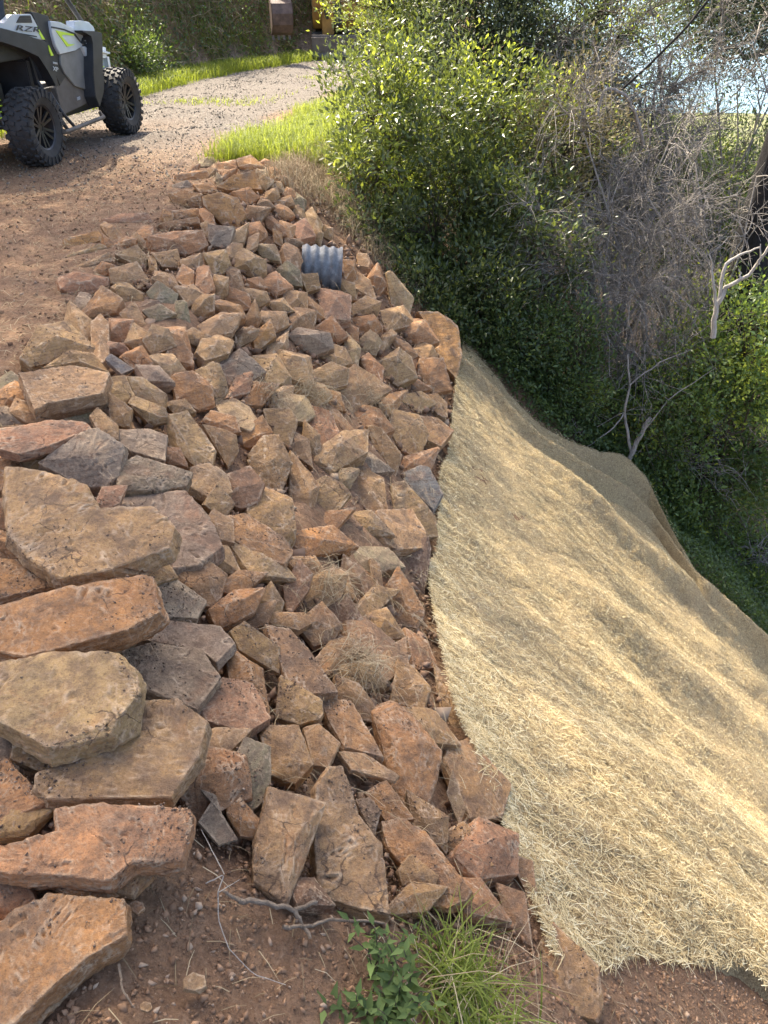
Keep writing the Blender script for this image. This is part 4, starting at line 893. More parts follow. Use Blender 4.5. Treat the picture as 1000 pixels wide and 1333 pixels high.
# ---- thick dark trunk with high crown
def big_tree(name, label, x, y, r, h, lean, seed, cen=None, rad=None, ncl=0, per=0, ll=.08, mat=MLEAF2, group=GT, core=.3, limbs=8):
    g = np.random.default_rng(seed); b = np.array(onground(x, y, -.2)); root = empty(name, tuple(b)); tag(root, label, "tree", group)
    t = np.linspace(0, 1, 16)[:, None]; p = np.array((0, 0, 0))+t*np.array((lean[0], lean[1], h))+np.cumsum(g.normal(0, .025, (16, 3)), 0)*t
    rd = r*(1-.55*t[:, 0])+r*.5*np.exp(-t[:, 0]*14)
    paths = [(p, rd)]
    if cen is not None:
        cl = np.array(cen)-b
        for i in range(limbs):
            a = p[g.integers(8, 16)]; q = cl+unit(g.normal(size=3))*np.array(rad)*.75
            paths.append((curve(a, q, .2, 8, .05, g), np.linspace(r*.35, r*.05, 8)))
    V, F = tube_arrays(paths, 12)
    V = V*(1); nz = np.array([mnoise.noise(Vector(v*6)) for v in V]) if len(V) < 5000 else 0
    link("trunk", np_mesh("trunk", V+np.stack([nz*.04, nz*.04, nz*0], -1), F, smooth=True), MTRUNK, root)
    if ncl:
        d = unit(g.normal(size=(ncl, 3))); rr_ = g.uniform(core, 1.05, ncl)[:, None]; cc = cl+d*rr_*np.array(rad)
        ci = np.repeat(np.arange(ncl), per); n = len(ci); P = cc[ci]+g.normal(size=(n, 3))*.28
        D = unit(g.normal(size=(n, 3))+np.array((0, 0, -.2))); Nn = unit(g.normal(size=(n, 3))+np.array((0, 0, 1)))
        leaves("crown", P, D, Nn, ll*g.uniform(.6, 1.3, n), ll*.45*g.uniform(.8, 1.2, n), np.clip(g.normal(.45, .2, n), 0, 1), mat, root)
    return root
big_tree("pine_tree", "thick dark rough barked trunk rising at the right edge", 4.32, 9.25, .30, 9, (.1, .1), 41, (5.2, 11.5, 4.6), (2.6, 2.0, 1.9), 90, 160, .09, MLEAF2)
big_tree("pine_tree", "dark needled tree hanging into the top right corner", 7.6, 15, .25, 11, (0, 0), 42, tuple(at(965, -10, 14.2)), (1.3, 1.2, .95), 120, 170, .07, MLEAF2)
# shade trees on the bank above the road (they throw the dappled shade)
GS = "trees on the bank above the road"
big_tree("shade_oak", "spreading oak on the bank above the road, out over the off-road buggy", -9.6, 13.8, .30, 8.0, (1.2, -.6), 43, SHADE_A[0], SHADE_A[1], 280, 92, .105, MLEAF3, GS, .1, 12)
big_tree("shade_oak", "second oak on the bank further back beside the first oak", -11.6, 10.0, .28, 8.0, (1, -.5), 44, SHADE_B[0], SHADE_B[1], 240, 84, .105, MLEAF3, GS, .1, 12)
# ---- grass
def grass(name, P, L, W, lean, mat, tint, parent=None, org=(0, 0, 0), seed=1):
    g = np.random.default_rng(seed); n = len(P); P = P-np.array(org)
    a = g.uniform(0, 6.28, n); dirh = np.stack([np.cos(a), np.sin(a), 0*a], -1); S = np.stack([-np.sin(a), np.cos(a), 0*a], -1)
    L = np.asarray(L)[:, None]; W = np.asarray(W)[:, None]; k = (lean*g.uniform(.3, 1.6, n))[:, None]; Z = np.array((0, 0, 1.0))
    p1 = P+Z*L*.45+dirh*L*k*.12; p2 = P+Z*L*(.80-.1*k)+dirh*L*k*.42; p3 = P+Z*L*(.98-.35*k)+dirh*L*k*.85
    V = np.stack([P-S*W, P+S*W, p1-S*W*.9, p1+S*W*.9, p2-S*W*.6, p2+S*W*.6, p3], 1)
    b = np.arange(n)[:, None]*7
    q = [(0, 1, 3), (0, 3, 2), (2, 3, 5), (2, 5, 4), (4, 5, 6)]
    F = np.concatenate([b+np.array([x]) for x in q], 0)
    return link(name, np_mesh(name, V.reshape(-1, 3), F, {"tint": np.repeat(tint, 7)}), mat, parent)
n = 60000; ys = RNG.uniform(8.9, 15.5, n); xc_ = np.interp(ys, TY, TXC); xs = xc_+RNG.uniform(-1.15, 1.1, n)
k = RNG.random(n) < ssm(-1.2, -.7, xs-xc_+vnoise(xs, ys, 1.1, 21)*.5)*ssm(8.9, 9.8, ys+vnoise(xs, ys, 1.5, 22)-(xs-xc_)*.5)*np.clip((9.5/ys)**.8, 0, 1)
xs, ys = xs[k], ys[k]; n = len(xs)
tag(grass("roadside_grass", np.stack([xs, ys, H(xs, ys)-.01], -1), RNG.uniform(.08, .26, n), RNG.uniform(.0022, .0045, n), .8, MGRASS, np.clip(RNG.normal(.55, .2, n), 0, 1), seed=2), kind="stuff")
n = 52000; ys = RNG.uniform(8, 25, n); xb_ = np.interp(ys, BY, BX); xs = xb_+RNG.normal(.2, .42, n)
k = (RNG.random(n) < .75+vnoise(xs, ys, .8, 3)) & ((xs-xb_) < .95)
xs, ys = xs[k], ys[k]; n = len(xs)
tag(grass("verge_grass", np.stack([xs, ys, H(xs, ys)-.01], -1), RNG.uniform(.10, .30, n), RNG.uniform(.003, .006, n), .7, MGRASS, np.clip(RNG.normal(.4, .2, n), 0, 1), seed=3), kind="stuff")
n = 9000; ys = RNG.uniform(10.5, 18, n); xs = np.interp(ys, BY, BX)+RNG.uniform(.6, 3.4, n)
k = RNG.random(n) < ssm(.12, .32, vnoise(xs, ys, .7, 33)); xs, ys = xs[k], ys[k]; n = len(xs)
tag(grass("track_grass", np.stack([xs, ys, H(xs, ys)-.01], -1), RNG.uniform(.04, .10, n), RNG.uniform(.003, .005, n), .9, MGRASS, np.clip(RNG.normal(.6, .2, n), 0, 1), seed=4), kind="stuff")
# bank cover: dry stalks and small leaves
n = 60000; ys = RNG.uniform(7, 30, n); xb_ = np.interp(ys, BY, BX); b_ = RNG.random(n)**1.2*5.0; xs = xb_-b_
P = np.stack([xs, ys, H(xs, ys)], -1)
D = unit(np.stack([RNG.normal(.45, .5, n), RNG.normal(-.2, .5, n), RNG.normal(-.6, .5, n)], -1)); nn_ = unit(np.stack([.75+RNG.normal(0, .3, n), RNG.normal(-.2, .4, n), .6+0*xs], -1))
tag(ribbons("bank_dry_growth", P+nn_*RNG.uniform(0, .10, (n, 1)), D, nn_, RNG.uniform(.10, .34, n), RNG.uniform(.003, .007, n), np.clip(RNG.normal(.35, .25, n), 0, 1), MDRY, None, .12), kind="stuff")
n = 120000; ys = RNG.uniform(9, 34, n); xb_ = np.interp(ys, BY, BX); b_ = RNG.random(n)*5.5; xs = xb_-b_
k = RNG.random(n) < np.clip(.12+.75*ssm(13, 19, ys)+1.8*np.maximum(vnoise(xs, ys, .8, 44)-.08, 0)+.5*ssm(.9, .2, b_), 0, 1)
xs, ys = xs[k], ys[k]; n = len(xs); P = np.stack([xs, ys, H(xs, ys)], -1); nn_ = unit(np.stack([.75+RNG.normal(0, .4, n), RNG.normal(-.2, .4, n), .6+0*xs], -1))
P = P+nn_*(RNG.random((n, 1))*.35*(.5+np.clip(vnoise(xs, ys, 1.6, 45)+.4, 0, 1))[:, None])
L = RNG.uniform(.04, .09, n)
tag(leaves("bank_ivy", P, unit(RNG.normal(size=(n, 3))+nn_*.6), nn_+RNG.normal(0, .5, (n, 3)), L, L*.6, np.clip(RNG.normal(.42, .22, n), 0, 1), MLEAF3), kind="stuff")
GBK = "bushes on the bank"
bush("bank_bush", "bright green leafy weed at the foot of the bank behind the buggy", "bush", GBK, onground(-4.55, 16.6), (-4.5, 16.5, .45), (.5, .45, .35), 40, 60, .06, MLEAF3, seed=51, stems=6, sig=.13, tintmu=.35, aspect=.5)
bush("bank_bush", "dark bush on the bank above the excavator bucket", "bush", GBK, onground(-4.9, 20.5), (-5.0, 20.8, 2.3), (1.1, 1.1, 1.1), 100, 90, .09, MLEAF3, seed=52, stems=6, sig=.25, tintmu=.3, aspect=.5)
bush("bank_bush", "grey-green bush on the bank right above the verge at the top", "bush", GBK, onground(-5.8, 16.4), (-6.4, 16.8, 2.3), (.8, 1.0, .7), 80, 80, .08, MLEAF2, seed=53, stems=6, sig=.22, tintmu=.4, aspect=.5)
bush("bank_bush", "large bush wrapping the bend of the bank behind the excavator", "bush", GBK, onground(-1.5, 26.5), (-1.2, 25.8, 2.2), (2.8, 1.2, 2.2), 200, 90, .10, MLEAF3, seed=54, stems=7, sig=.3, tintmu=.35, aspect=.5)
# ---- litter on the dark slope beyond the mat
n = 30000; ys = RNG.uniform(7.3, 12, n); xs = np.interp(ys, TY, TXT)+RNG.uniform(-.1, 6, n); k = ys > 7.55; xs, ys = xs[k], ys[k]; n = len(xs); L = RNG.uniform(.03, .07, n)
tag(leaves("leaf_litter", np.stack([xs, ys, H(xs, ys)+RNG.uniform(0, .03, n)], -1), unit(RNG.normal(size=(n, 3))*(1, 1, .3)), RNG.normal(0, .4, (n, 3))+np.array((0, 0, 1)), L, L*.4, np.clip(RNG.normal(.25, .2, n), 0, 1), MDRYLEAF), kind="stuff")
n = 42000; v_u = RNG.uniform(-.2, 7, n); yy_ = mat_far(np.maximum(v_u, 0))+.02+RNG.random(n)**1.3*1.5; xs = np.interp(yy_, TY, TXT)+v_u
k = RNG.random(n) < np.clip(.75+1.2*vnoise(xs, yy_, 1.3, 81), .1, 1); xs, yy_ = xs[k], yy_[k]; n = len(xs); L = RNG.uniform(.03, .065, n)
hh_ = RNG.random(n)*(.10+.34*np.clip(vnoise(xs, yy_, 1.8, 82)+.45, 0, 1))
tag(leaves("undergrowth", np.stack([xs, yy_, H(xs, yy_)+hh_], -1), unit(RNG.normal(size=(n, 3))+np.array((0, 0, .4))), RNG.normal(0, .5, (n, 3))+np.array((0, 0, 1)), L, L*.45, np.clip(RNG.normal(.5, .2, n), 0, 1), MLEAF3), kind="stuff")
# ---- foreground plants
base = np.array(onground(.13, .98)); gp_ = empty("grass_clump", tuple(base)); tag(gp_, "bright green grass clump growing at the foot of the rocks, bottom centre", "grass clump")
n = 1500; a = RNG.random(n)
n = 480; gxp = np.concatenate([RNG.normal(.19, .05, 240), RNG.normal(.24, .08, 240)]); gyp = np.concatenate([RNG.normal(.98, .06, 240), RNG.normal(.84, .08, 240)])
grass("blades", np.stack([gxp, gyp, H(gxp, gyp)-.01], -1), RNG.uniform(.05, .19, n), RNG.uniform(.0014, .0036, n), 1.3, MGRASS, np.clip(RNG.normal(.3, .2, n), 0, 1), gp_, base, 6)
n = 150; gxp = RNG.normal(.21, .09, n); gyp = RNG.normal(.92, .10, n)
grass("dry_blades", np.stack([gxp, gyp, H(gxp, gyp)-.01], -1), RNG.uniform(.05, .17, n), RNG.uniform(.0008, .0018, n), 1.8, MDRY, np.clip(RNG.normal(.75, .2, n), 0, 1), gp_, base, 7)
base = np.array(onground(.02, .86)); pl = empty("sagebrush_seedling", tuple(base)); tag(pl, "low leafy dark green plant left of the grass clump at the bottom", "plant")
LP = []; LD = []; LN = []; LLn = []; st = []
for i in range(30):
    a = RNG.uniform(0, 6.28); rr_ = RNG.uniform(.0, .13); h_ = RNG.uniform(.05, .17)
    b0_ = base+np.array((RNG.normal(0, .035), RNG.normal(0, .035), -.01)); b1_ = b0_+np.array((math.cos(a)*rr_, math.sin(a)*rr_, h_))
    c = curve(b0_, b1_, .01, 6, .04); st.append((c-base, np.linspace(.0022, .001, 6)))
    for j in range(9):
        t = j/8; q = c[0]+(c[-1]-c[0])*(.3+.7*t); aa = j*2.4+a
        LP.append(q); LD.append((math.cos(aa), math.sin(aa), .55)); LN.append((0, 0, 1)); LLn.append(.044*RNG.uniform(.5, 1.25)*(1.1-.3*t))
LP, LD, LN, LLn = map(np.array, (LP, LD, LN, LLn)); LN = LN+RNG.normal(0, .25, LN.shape)
leaves("foliage", LP, LD, LN, LLn, LLn*.40, np.clip(RNG.normal(.35, .2, len(LP)), 0, 1), MLEAFN, pl, base); tubes("stems", st, MSTEM, pl)
# dry straw tufts lodged between the stones
for i, (px, py, nn2, lab) in enumerate(((408, 520, 260, "dry grass tuft caught among rocks above the egg-shaped boulder"), (470, 868, 300, "dry grass tuft on the rocks left of the mat's edge at mid height"), (487, 530, 160, "small dry grass tuft on the upper face near the mat"), (435, 765, 160, "dry grass wisp beside the jagged purplish stone"), (352, 520, 130, "small dry grass wisp on the stones in the pile's middle"))):
    c = hit(px, py, .05); P = c+RNG.normal(0, .05, (nn2, 3))*(1, 1, .15); P[:, 2] = H(P[:, 0], P[:, 1])+RNG.uniform(.05, .13, nn2)
    D = unit(np.stack([RNG.normal(.3, .7, nn2), RNG.normal(-.2, .7, nn2), RNG.normal(-.25, .4, nn2)], -1)); n_ = np.tile(gnormal(c[0], c[1]), (nn2, 1))
    o = ribbons("dry_grass_tuft", P-c, D, n_, RNG.uniform(.05, .16, nn2), RNG.uniform(.0006, .0013, nn2), np.clip(RNG.normal(.6, .25, nn2), 0, 1), MDRY, None, .12); o.location = c
    tag(o, lab, "dry grass", "dry grass tufts caught in the stones")
# loose dry stalks over dirt, soil and rock
def stalks(name, n, fx, fy, Lr, Wr, lift=.012, mat=MDRY, mu=.55):
    xs = fx(n); ys = fy(n, xs); a = RNG.uniform(0, 6.28, n)
    D = unit(np.stack([np.cos(a), np.sin(a), RNG.normal(0, .12, n)], -1)); P = np.stack([xs, ys, H(xs, ys)+lift*RNG.random(n)], -1)
    e = .05; D[:, 2] += (H(xs+np.cos(a)*e, ys+np.sin(a)*e, False)-H(xs, ys, False))/e; D = unit(D)
    return tag(ribbons(name, P, D, np.tile((0, 0, 1.0), (n, 1)), RNG.uniform(*Lr, n), RNG.uniform(*Wr, n), np.clip(RNG.normal(mu, .25, n), 0, 1), mat, None, .15), kind="stuff")
stalks("dry_stalks", 9000, lambda n: RNG.uniform(-4.8, -1.5, n), lambda n, xs: RNG.uniform(2.5, 9.5, n), (.03, .13), (.0008, .0018))
n = 9000; ys = RNG.uniform(7.5, 9.9, n); xs = np.interp(ys, TY, TXC)+RNG.uniform(-.15, 1.5, n); k = RNG.random(n) < ssm(7.6, 8.4, ys+.3*vnoise(xs, ys, 2, 71)); xs, ys = xs[k], ys[k]; n = len(xs)
tag(grass("dry_bank_grass", np.stack([xs, ys, H(xs, ys)-.01], -1), RNG.uniform(.05, .20, n), RNG.uniform(.001, .0025, n), 1.5, MDRY, np.clip(RNG.normal(.6, .22, n), 0, 1), seed=72), kind="stuff")
stalks("soil_straw", 700, lambda n: RNG.uniform(-1.0, 1.3, n), lambda n, xs: RNG.uniform(.4, 1.35, n), (.02, .09), (.0005, .0011))
stalks("wall_straw", 1800, lambda n: RNG.uniform(-.4, .8, n), lambda n, xs: RNG.uniform(1.3, 6.5, n), (.04, .14), (.0006, .0012), .10)
# sticks and the long dry stem on the soil
def stick(name, label, lines, mat, group="sticks lying on the bare soil", lift=.012, cat="stick"):
    paths = []; o0 = None
    for ln, (ra, rb) in lines:
        P = np.array([hit(a, b, lift+(c or 0)) for a, b, c in ln]); nn3 = len(P); t = np.linspace(0, nn3-1, nn3*4)
        Q = np.stack([np.interp(t, np.arange(nn3), P[:, k]) for k in range(3)], -1); Q[1:-1] += RNG.normal(0, ra*.25, Q[1:-1].shape)
        if o0 is None: o0 = Q[0].copy()
        paths.append((Q-o0, np.linspace(ra, rb, len(Q))))
    V, F = tube_arrays(paths, 6); o = link(name, np_mesh(name, V, F, smooth=True), mat, None, tuple(o0)); return tag(o, label, cat, group)
stick("stick", "grey forked stick lying on soil below the large tan wedge", [([(312, 1172, 0), (345, 1176, .01), (382, 1184, .015), (418, 1172, .02)], (.0075, .0055)), ([(382, 1184, .015), (392, 1200, 0), (404, 1222, 0)], (.0065, .004)), ([(312, 1172, 0), (290, 1160, 0)], (.006, .003))], MSTICK)
stick("stick", "brown stick lying under the forked stick towards the leafy plant", [([(368, 1206, .0), (402, 1206, .01), (430, 1196, .015), (500, 1202, .02)], (.0055, .0035))], MSTICK)
stick("twig", "long pale curved dry stem trailing down the bare soil", [([(268, 1150, .04), (292, 1138, .05), (284, 1160, .03), (284, 1195, .01), (298, 1235, .005), (330, 1268, .005), (372, 1282, .01)], (.0016, .0009)), ([(284, 1162, .03), (312, 1145, .04)], (.0014, .0007)), ([(292, 1138, .05), (270, 1095, .05), (262, 1080, .05)], (.0014, .0007))], MPALE, cat="dry stem")
stick("stick", "thin crooked root-like twig on the soil near the bottom left slab", [([(155, 1255, 0), (160, 1290, .005), (176, 1312, .0)], (.0028, .0012))], MSTICK)
# a few named stones on the soil and the slab
for px, py, r, ck, lab, mk in ((255, 1278, 17, 'tan', "flat tan stone lying alone on the soil at the bottom", .02), (178, 1180, 10, 'brown', "round brown pebble beside the corner slab", .05), (190, 1310, 9, 'brown', "small upright brown pebble on the soil near the bottom edge", .05)):
    poly = [(px+r*math.cos(t*1.05+.3)*(.75+.55*rr.random()), py+r*.8*math.sin(t*1.05+.3)*(.75+.5*rr.random())) for t in range(6)]
    o, _, _ = rock_obj(poly, NU, .6, .35, C[ck], .05, rr); o.name = "pebble"; tag(o, lab, "pebble", "pebbles on the bare soil")
# ---------------------------------------------------------------- small machine-part helpers
def box_bm(bm, c, s, rot=None, bev=0.0):
    m = bmesh.ops.create_cube(bm, size=1.0); vs = m["verts"]
    for v in vs: v.co = Vector((v.co.x*s[0], v.co.y*s[1], v.co.z*s[2]))
    if rot is not None:
        from mathutils import Euler
        Rm = Euler(rot).to_matrix()
        for v in vs: v.co = Rm@v.co
    for v in vs: v.co += Vector(c)
    if bev: bmesh.ops.bevel(bm, geom=list({e for v in vs for e in v.link_edges}), offset=bev, segments=2, affect='EDGES')
def bm_obj(name, bm, mat, parent=None, loc=None, smooth=False, ang=35):
    bmesh.ops.recalc_face_normals(bm, faces=bm.faces[:]); bm.normal_update()
    if smooth:
        for f in bm.faces: f.smooth = True
        for e in bm.edges: e.smooth = not (len(e.link_faces) == 2 and e.calc_face_angle(0) > R(ang))
    me = bpy.data.meshes.new(name); bm.to_mesh(me); bm.free(); return link(name, me, mat, parent, loc)
def lathe_bm(bm, prof, seg=48, axis='x'):
    """prof: list of (axial, radius)"""
    rings = []
    for a, r in prof:
        ring = []
        for i in range(seg):
            t = i*2*math.pi/seg; ring.append(bm.verts.new((a, r*math.cos(t), r*math.sin(t))))
        rings.append(ring)
    for k in range(len(rings)-1):
        for i in range(seg):
            bm.faces.new((rings[k][i], rings[k][(i+1) % seg], rings[k+1][(i+1) % seg], rings[k+1][i]))
# ---------------------------------------------------------------- corrugated pipe
mp_, ntp, bp = newmat("galvanised_steel"); gp2 = N(ntp, "ShaderNodeTexCoord").outputs["Object"]
cp = ramp(ntp, noise_n(ntp, gp2, 14, 8, .75, .5), [(.35, (.09, .098, .10)), (.55, (.17, .18, .185)), (.7, (.29, .30, .30))])
cp = mix(ntp, ramp(ntp, noise_n(ntp, gp2, 6, 6, .7), [(.55, 0.0), (.7, .7)]), cp, (.20, .14, .10))
ntp.links.new(cp, bp.inputs["Base Color"]); bp.inputs["Metallic"].default_value = .25; bp.inputs["Roughness"].default_value = .65
pc = at(421, 350, 6.62); bm = bmesh.new(); seg = 40; rings = []; Lp = .34; rp = .185
for k in range(60):
    a = -Lp*.55+Lp*k/59; rr2 = rp+.0085*math.cos(a/Lp*2*math.pi*4.5)
    rings.append([bm.verts.new((a, rr2*math.cos(i*2*math.pi/seg), rr2*math.sin(i*2*math.pi/seg))) for i in range(seg)])
for k in range(58, -1, -1):
    a = -Lp*.55+Lp*k/59; rr2 = rp-.004+.0085*math.cos(a/Lp*2*math.pi*4.5)
    rings.append([bm.verts.new((a, rr2*math.cos(i*2*math.pi/seg), rr2*math.sin(i*2*math.pi/seg))) for i in range(seg)])
for k in range(len(rings)-1):
    for i in range(seg): bm.faces.new((rings[k][i], rings[k][(i+1) % seg], rings[k+1][(i+1) % seg], rings[k+1][i]))
pipe = bm_obj("culvert_pipe", bm, mp_, smooth=True, ang=60); pipe.location = pc; pipe.rotation_euler = (0, R(6), R(4))
tag(pipe, "short corrugated galvanised metal culvert pipe sticking out of the rock face", "pipe")
# ---------------------------------------------------------------- buggy
MTYRE = plain("tyre_rubber", (.035, .034, .033), .75, var=.35, scale=9, bmp=.4)
MRIM = plain("matt_black_alloy", (.045, .045, .048), .38, .5, bmp=0)
MPLAST = plain("black_plastic", (.028, .029, .032), .5, var=.3, scale=8, bmp=.15)
MDUSTY = plain("dusty_plastic", (.13, .115, .10), .7, var=.3, scale=6, bmp=.2)
MSILV = plain("silver_paint", (.62, .65, .68), .32, .15, var=.08, scale=5, bmp=0, coat=.5)
MLIME = plain("lime_decal", (.62, .85, .06), .45, var=.05, bmp=0)
MSTEELY = plain("dark_steel", (.09, .09, .09), .45, .7, bmp=.1)
MDOOR = plain("grey_door_plastic", (.20, .195, .185), .5, var=.25, scale=5, bmp=.1)
MSEAT = plain("seat_vinyl", (.05, .05, .055), .6, bmp=.2)
hr = np.array(hit(58, 217, 0)); hf = np.array(hit(158, 177, 0)); hr[2] = hf[2] = 0
fw = (hf-hr)[:2]; fw /= np.linalg.norm(fw); ang_v = math.atan2(fw[1], fw[0])
WB = 2.12; TRK = 1.32; TR = .37; TWD = .27
# vehicle frame: x forward, y left, z up, origin on the ground under the rear axle's centre
oc = hr[:2]-np.array((fw[1], -fw[0]))*TRK/2
utv = empty("off_road_buggy", (oc[0], oc[1], 0), ang_v); tag(utv, "grey and black side-by-side off-road buggy with lime stripes parked on the track", "off-road buggy")
fx = np.array((fw[0], fw[1], 0)); ly = np.array((-fw[1], fw[0], 0)); O3 = np.array((oc[0], oc[1], 0))
def on_side(px, py, lat):
    """measured point of the right-hand flank, in the vehicle frame"""
    d = ray(px, py); n_ = ly; P0 = O3-ly*lat; t = ((P0-CAM)@n_)/(d@n_); q = CAM+d*t-O3
    return np.array((q@fx, q@ly, q[2]))
print("UTV", oc, ang_v, math.hypot(*(hf-hr)[:2]))
def flank(name, pxs, lat, th, mat, parent=utv, both=True, bev=.006, zoom=None):
    """a body panel of real thickness on the right flank, mirrored on the left"""
    if zoom: pxs = [(zoom[0]+a/zoom[2], zoom[1]+b/zoom[2]) for a, b in pxs]
    out = None
    for sgn in ((1, -1) if both else (1,)):
        bm = bmesh.new(); pts = [on_side(a, b, lat) for a, b in pxs]
        A = [bm.verts.new((p[0], -lat*sgn, p[2])) for p in pts]; B = [bm.verts.new((p[0], -(lat-th)*sgn, p[2])) for p in pts]
        m = len(pts); bm.faces.new(A); bm.faces.new(B[::-1])
        for i in range(m): bm.faces.new((A[i], B[i], B[(i+1) % m], A[(i+1) % m]))
        if bev: bmesh.ops.bevel(bm, geom=bm.edges[:], offset=bev, segments=2, affect='EDGES', clamp_overlap=True)
        o = bm_obj(name, bm, mat, parent, smooth=True)
        out = out or o
    return out
Z1 = (0, 0, 7.143)
def make_wheel(x, y, side):
    bm = bmesh.new(); hw = TWD/2; r = TR
    prof = [(-hw*.80, r*.56), (-hw*.98, r*.70), (-hw, r*.82), (-hw*.88, r*.915), (-hw*.55, r*.945), (0, r*.95), (hw*.55, r*.945), (hw*.88, r*.915), (hw, r*.82), (hw*.98, r*.70), (hw*.80, r*.56), (hw*.6, r*.53), (-hw*.6, r*.53), (-hw*.80, r*.56)]
    lathe_bm(bm, prof, 56)
    nk = 26
    for i in range(nk):
        for row, (ax, wx, hl, tw) in enumerate(((-.74, .36, .05, .35), (-.26, .40, .042, -.3), (.26, .40, .042, .3), (.74, .36, .05, -.35))):
            t = (i+(.5 if row % 2 else 0))*2*math.pi/nk
            c0 = Vector((0, 0, 0)); m = bmesh.ops.create_cube(bm, size=1.0)["verts"]
            from mathutils import Matrix
            for v in m:
                top = v.co.z > 0
                v.co = Vector((v.co.x*wx*hw*(.85 if top else 1), v.co.y*(hl if not top else hl*.8), v.co.z*.030))
                v.co = Matrix.Rotation(tw, 3, 'Z')@v.co
                v.co += Vector((ax*hw, 0, r*(.955 if abs(ax) < .5 else .94)))
                v.co = Matrix.Rotation(-t, 3, 'X')@v.co
        # shoulder lugs
        for s in (-1, 1):
            t = (i+(.5 if s > 0 else 0))*2*math.pi/nk
            m = bmesh.ops.create_cube(bm, size=1.0)["verts"]
            for v in m:
                v.co = Vector((v.co.x*.016, v.co.y*.040, v.co.z*.075)); v.co += Vector((s*hw*.99, 0, r*.84)); v.co = Matrix.Rotation(-t, 3, 'X')@v.co
    w_ = empty("wheel", (x, y, r)); w_.parent = utv; w_.rotation_euler = (0, 0, R(90)+(math.pi if side < 0 else 0))
    # axial +x of the lathe points outboard
    w_.rotation_euler = (0, 0, R(-90) if side < 0 else R(90))
    bm_obj("tyre", bm, MTYRE, w_, smooth=True, ang=30)
    bm = bmesh.new()
    lathe_bm(bm, [(hw*.62, r*.56), (hw*.72, r*.585), (hw*.78, r*.56), (hw*.70, r*.52), (hw*.15, r*.49), (-hw*.6, r*.50), (-hw*.6, r*.55), (hw*.62, r*.56)], 48)
    lathe_bm(bm, [(hw*.42, .001), (hw*.42, r*.10), (hw*.34, r*.13), (hw*.2, r*.14), (hw*.1, .001)], 24)
    for k in range(6):
        t = k*math.pi/3
        for dt in (-.17, .17):
            m = bmesh.ops.create_cube(bm, size=1.0)["verts"]
            for v in m:
                z = v.co.z
                v.co = Vector((v.co.x*.026+hw*(.36 if z < 0 else .60), v.co.y*.026+(dt*r*.62 if z > 0 else dt*r*.14), r*.09 if z < 0 else r*.535))
                v.co = Matrix.Rotation(t, 3, 'X')@v.co
    bm_obj("rim", bm, MRIM, w_, smooth=True)
    return w_
for (x, y, s) in ((0, -TRK/2, -1), (WB, -TRK/2, -1), (0, TRK/2, 1), (WB, TRK/2, 1)): make_wheel(x, y, s)
LF = .56
# rear fender: dark underside, silver top panel with the model lettering
flank("rear_flare", [(-90, 235), (20, 262), (240, 325), (430, 385), (470, 520), (520, 690), (550, 800), (520, 800), (440, 640), (360, 520), (200, 450), (30, 392), (-90, 370)], LF+.10, .10, MPLAST, zoom=Z1)
pf = flank("rear_fender", [(-60, 205), (40, 222), (110, 135), (290, 130), (345, 235), (420, 372), (240, 345), (90, 300), (-60, 260)], LF+.05, .06, MSILV, zoom=Z1)
flank("air_vent", [(155, 212), (190, 145), (285, 143), (303, 212)], LF+.056, .012, MPLAST, zoom=Z1, bev=.002)
for k in range(4):
    y0 = 155+k*15; flank("vent_slat", [(160+(3-k)*7, y0), (290+k*4, y0), (291+k*4, y0+4), (160+(3-k)*7, y0+4)], LF+.060, .006, MDUSTY, zoom=Z1, bev=0)
flank("lime_stripe", [(350, 245), (372, 285), (422, 368), (392, 362), (372, 322), (362, 290)], LF+.056, .010, MLIME, zoom=Z1, bev=0)
flank("lime_stripe", [(455, 420), (472, 455), (500, 515), (480, 520), (462, 470)], LF+.108, .010, MLIME, zoom=Z1, bev=0)
flank("dark_stripe", [(60, 272), (180, 305), (345, 335), (345, 345), (170, 318), (60, 284)], LF+.056, .008, MPLAST, zoom=Z1, bev=0)
# door frame, door skin, chevron decal
flank("door_pillar", [(290, 110), (350, 118), (455, 150), (465, 200), (480, 300), (520, 430), (560, 520), (580, 620), (610, 720), (560, 800), (520, 690), (470, 520), (430, 385), (345, 235)], LF+.03, .08, MPLAST, zoom=Z1)
flank("door_panel", [(470, 195), (560, 205), (690, 262), (755, 345), (770, 430), (700, 470), (560, 505), (520, 430), (485, 300)], LF+.06, .05, MSILV, zoom=Z1)
flank("door_panel", [(560, 508), (700, 472), (770, 435), (860, 640), (880, 860), (700, 800), (600, 680), (565, 600)], LF+.045, .05, MDOOR, zoom=Z1)
flank("lime_chevron", [(520, 282), (690, 318), (690, 332), (590, 322), (575, 335), (640, 410), (700, 412), (650, 430), (625, 432)], LF+.067, .010, MLIME, zoom=Z1, bev=0)
flank("door_trim", [(485, 245), (600, 268), (700, 310), (765, 400), (757, 402), (690, 322), (600, 282), (485, 258)], LF+.066, .010, MPLAST, zoom=Z1, bev=0)
flank("side_strake", [(770, 435), (800, 430), (870, 560), (862, 645), (840, 600)], LF+.08, .05, MSILV, zoom=Z1)
flank("front_fender", [(690, 195), (760, 190), (830, 205), (870, 245), (888, 290), (770, 285), (775, 380), (760, 400), (700, 290)], LF+.06, .10, MSILV, zoom=Z1)
flank("front_flare", [(770, 283), (890, 290), (950, 305), (955, 420), (955, 690), (975, 740), (968, 860), (930, 1000), (890, 900), (870, 700), (868, 400), (850, 330), (775, 300)], LF+.16, .14, MPLAST, zoom=Z1)
flank("logo_plate", [(775, 350), (845, 345), (855, 410), (790, 425), (765, 400)], LF+.075, .03, MPLAST, zoom=Z1, bev=.002)
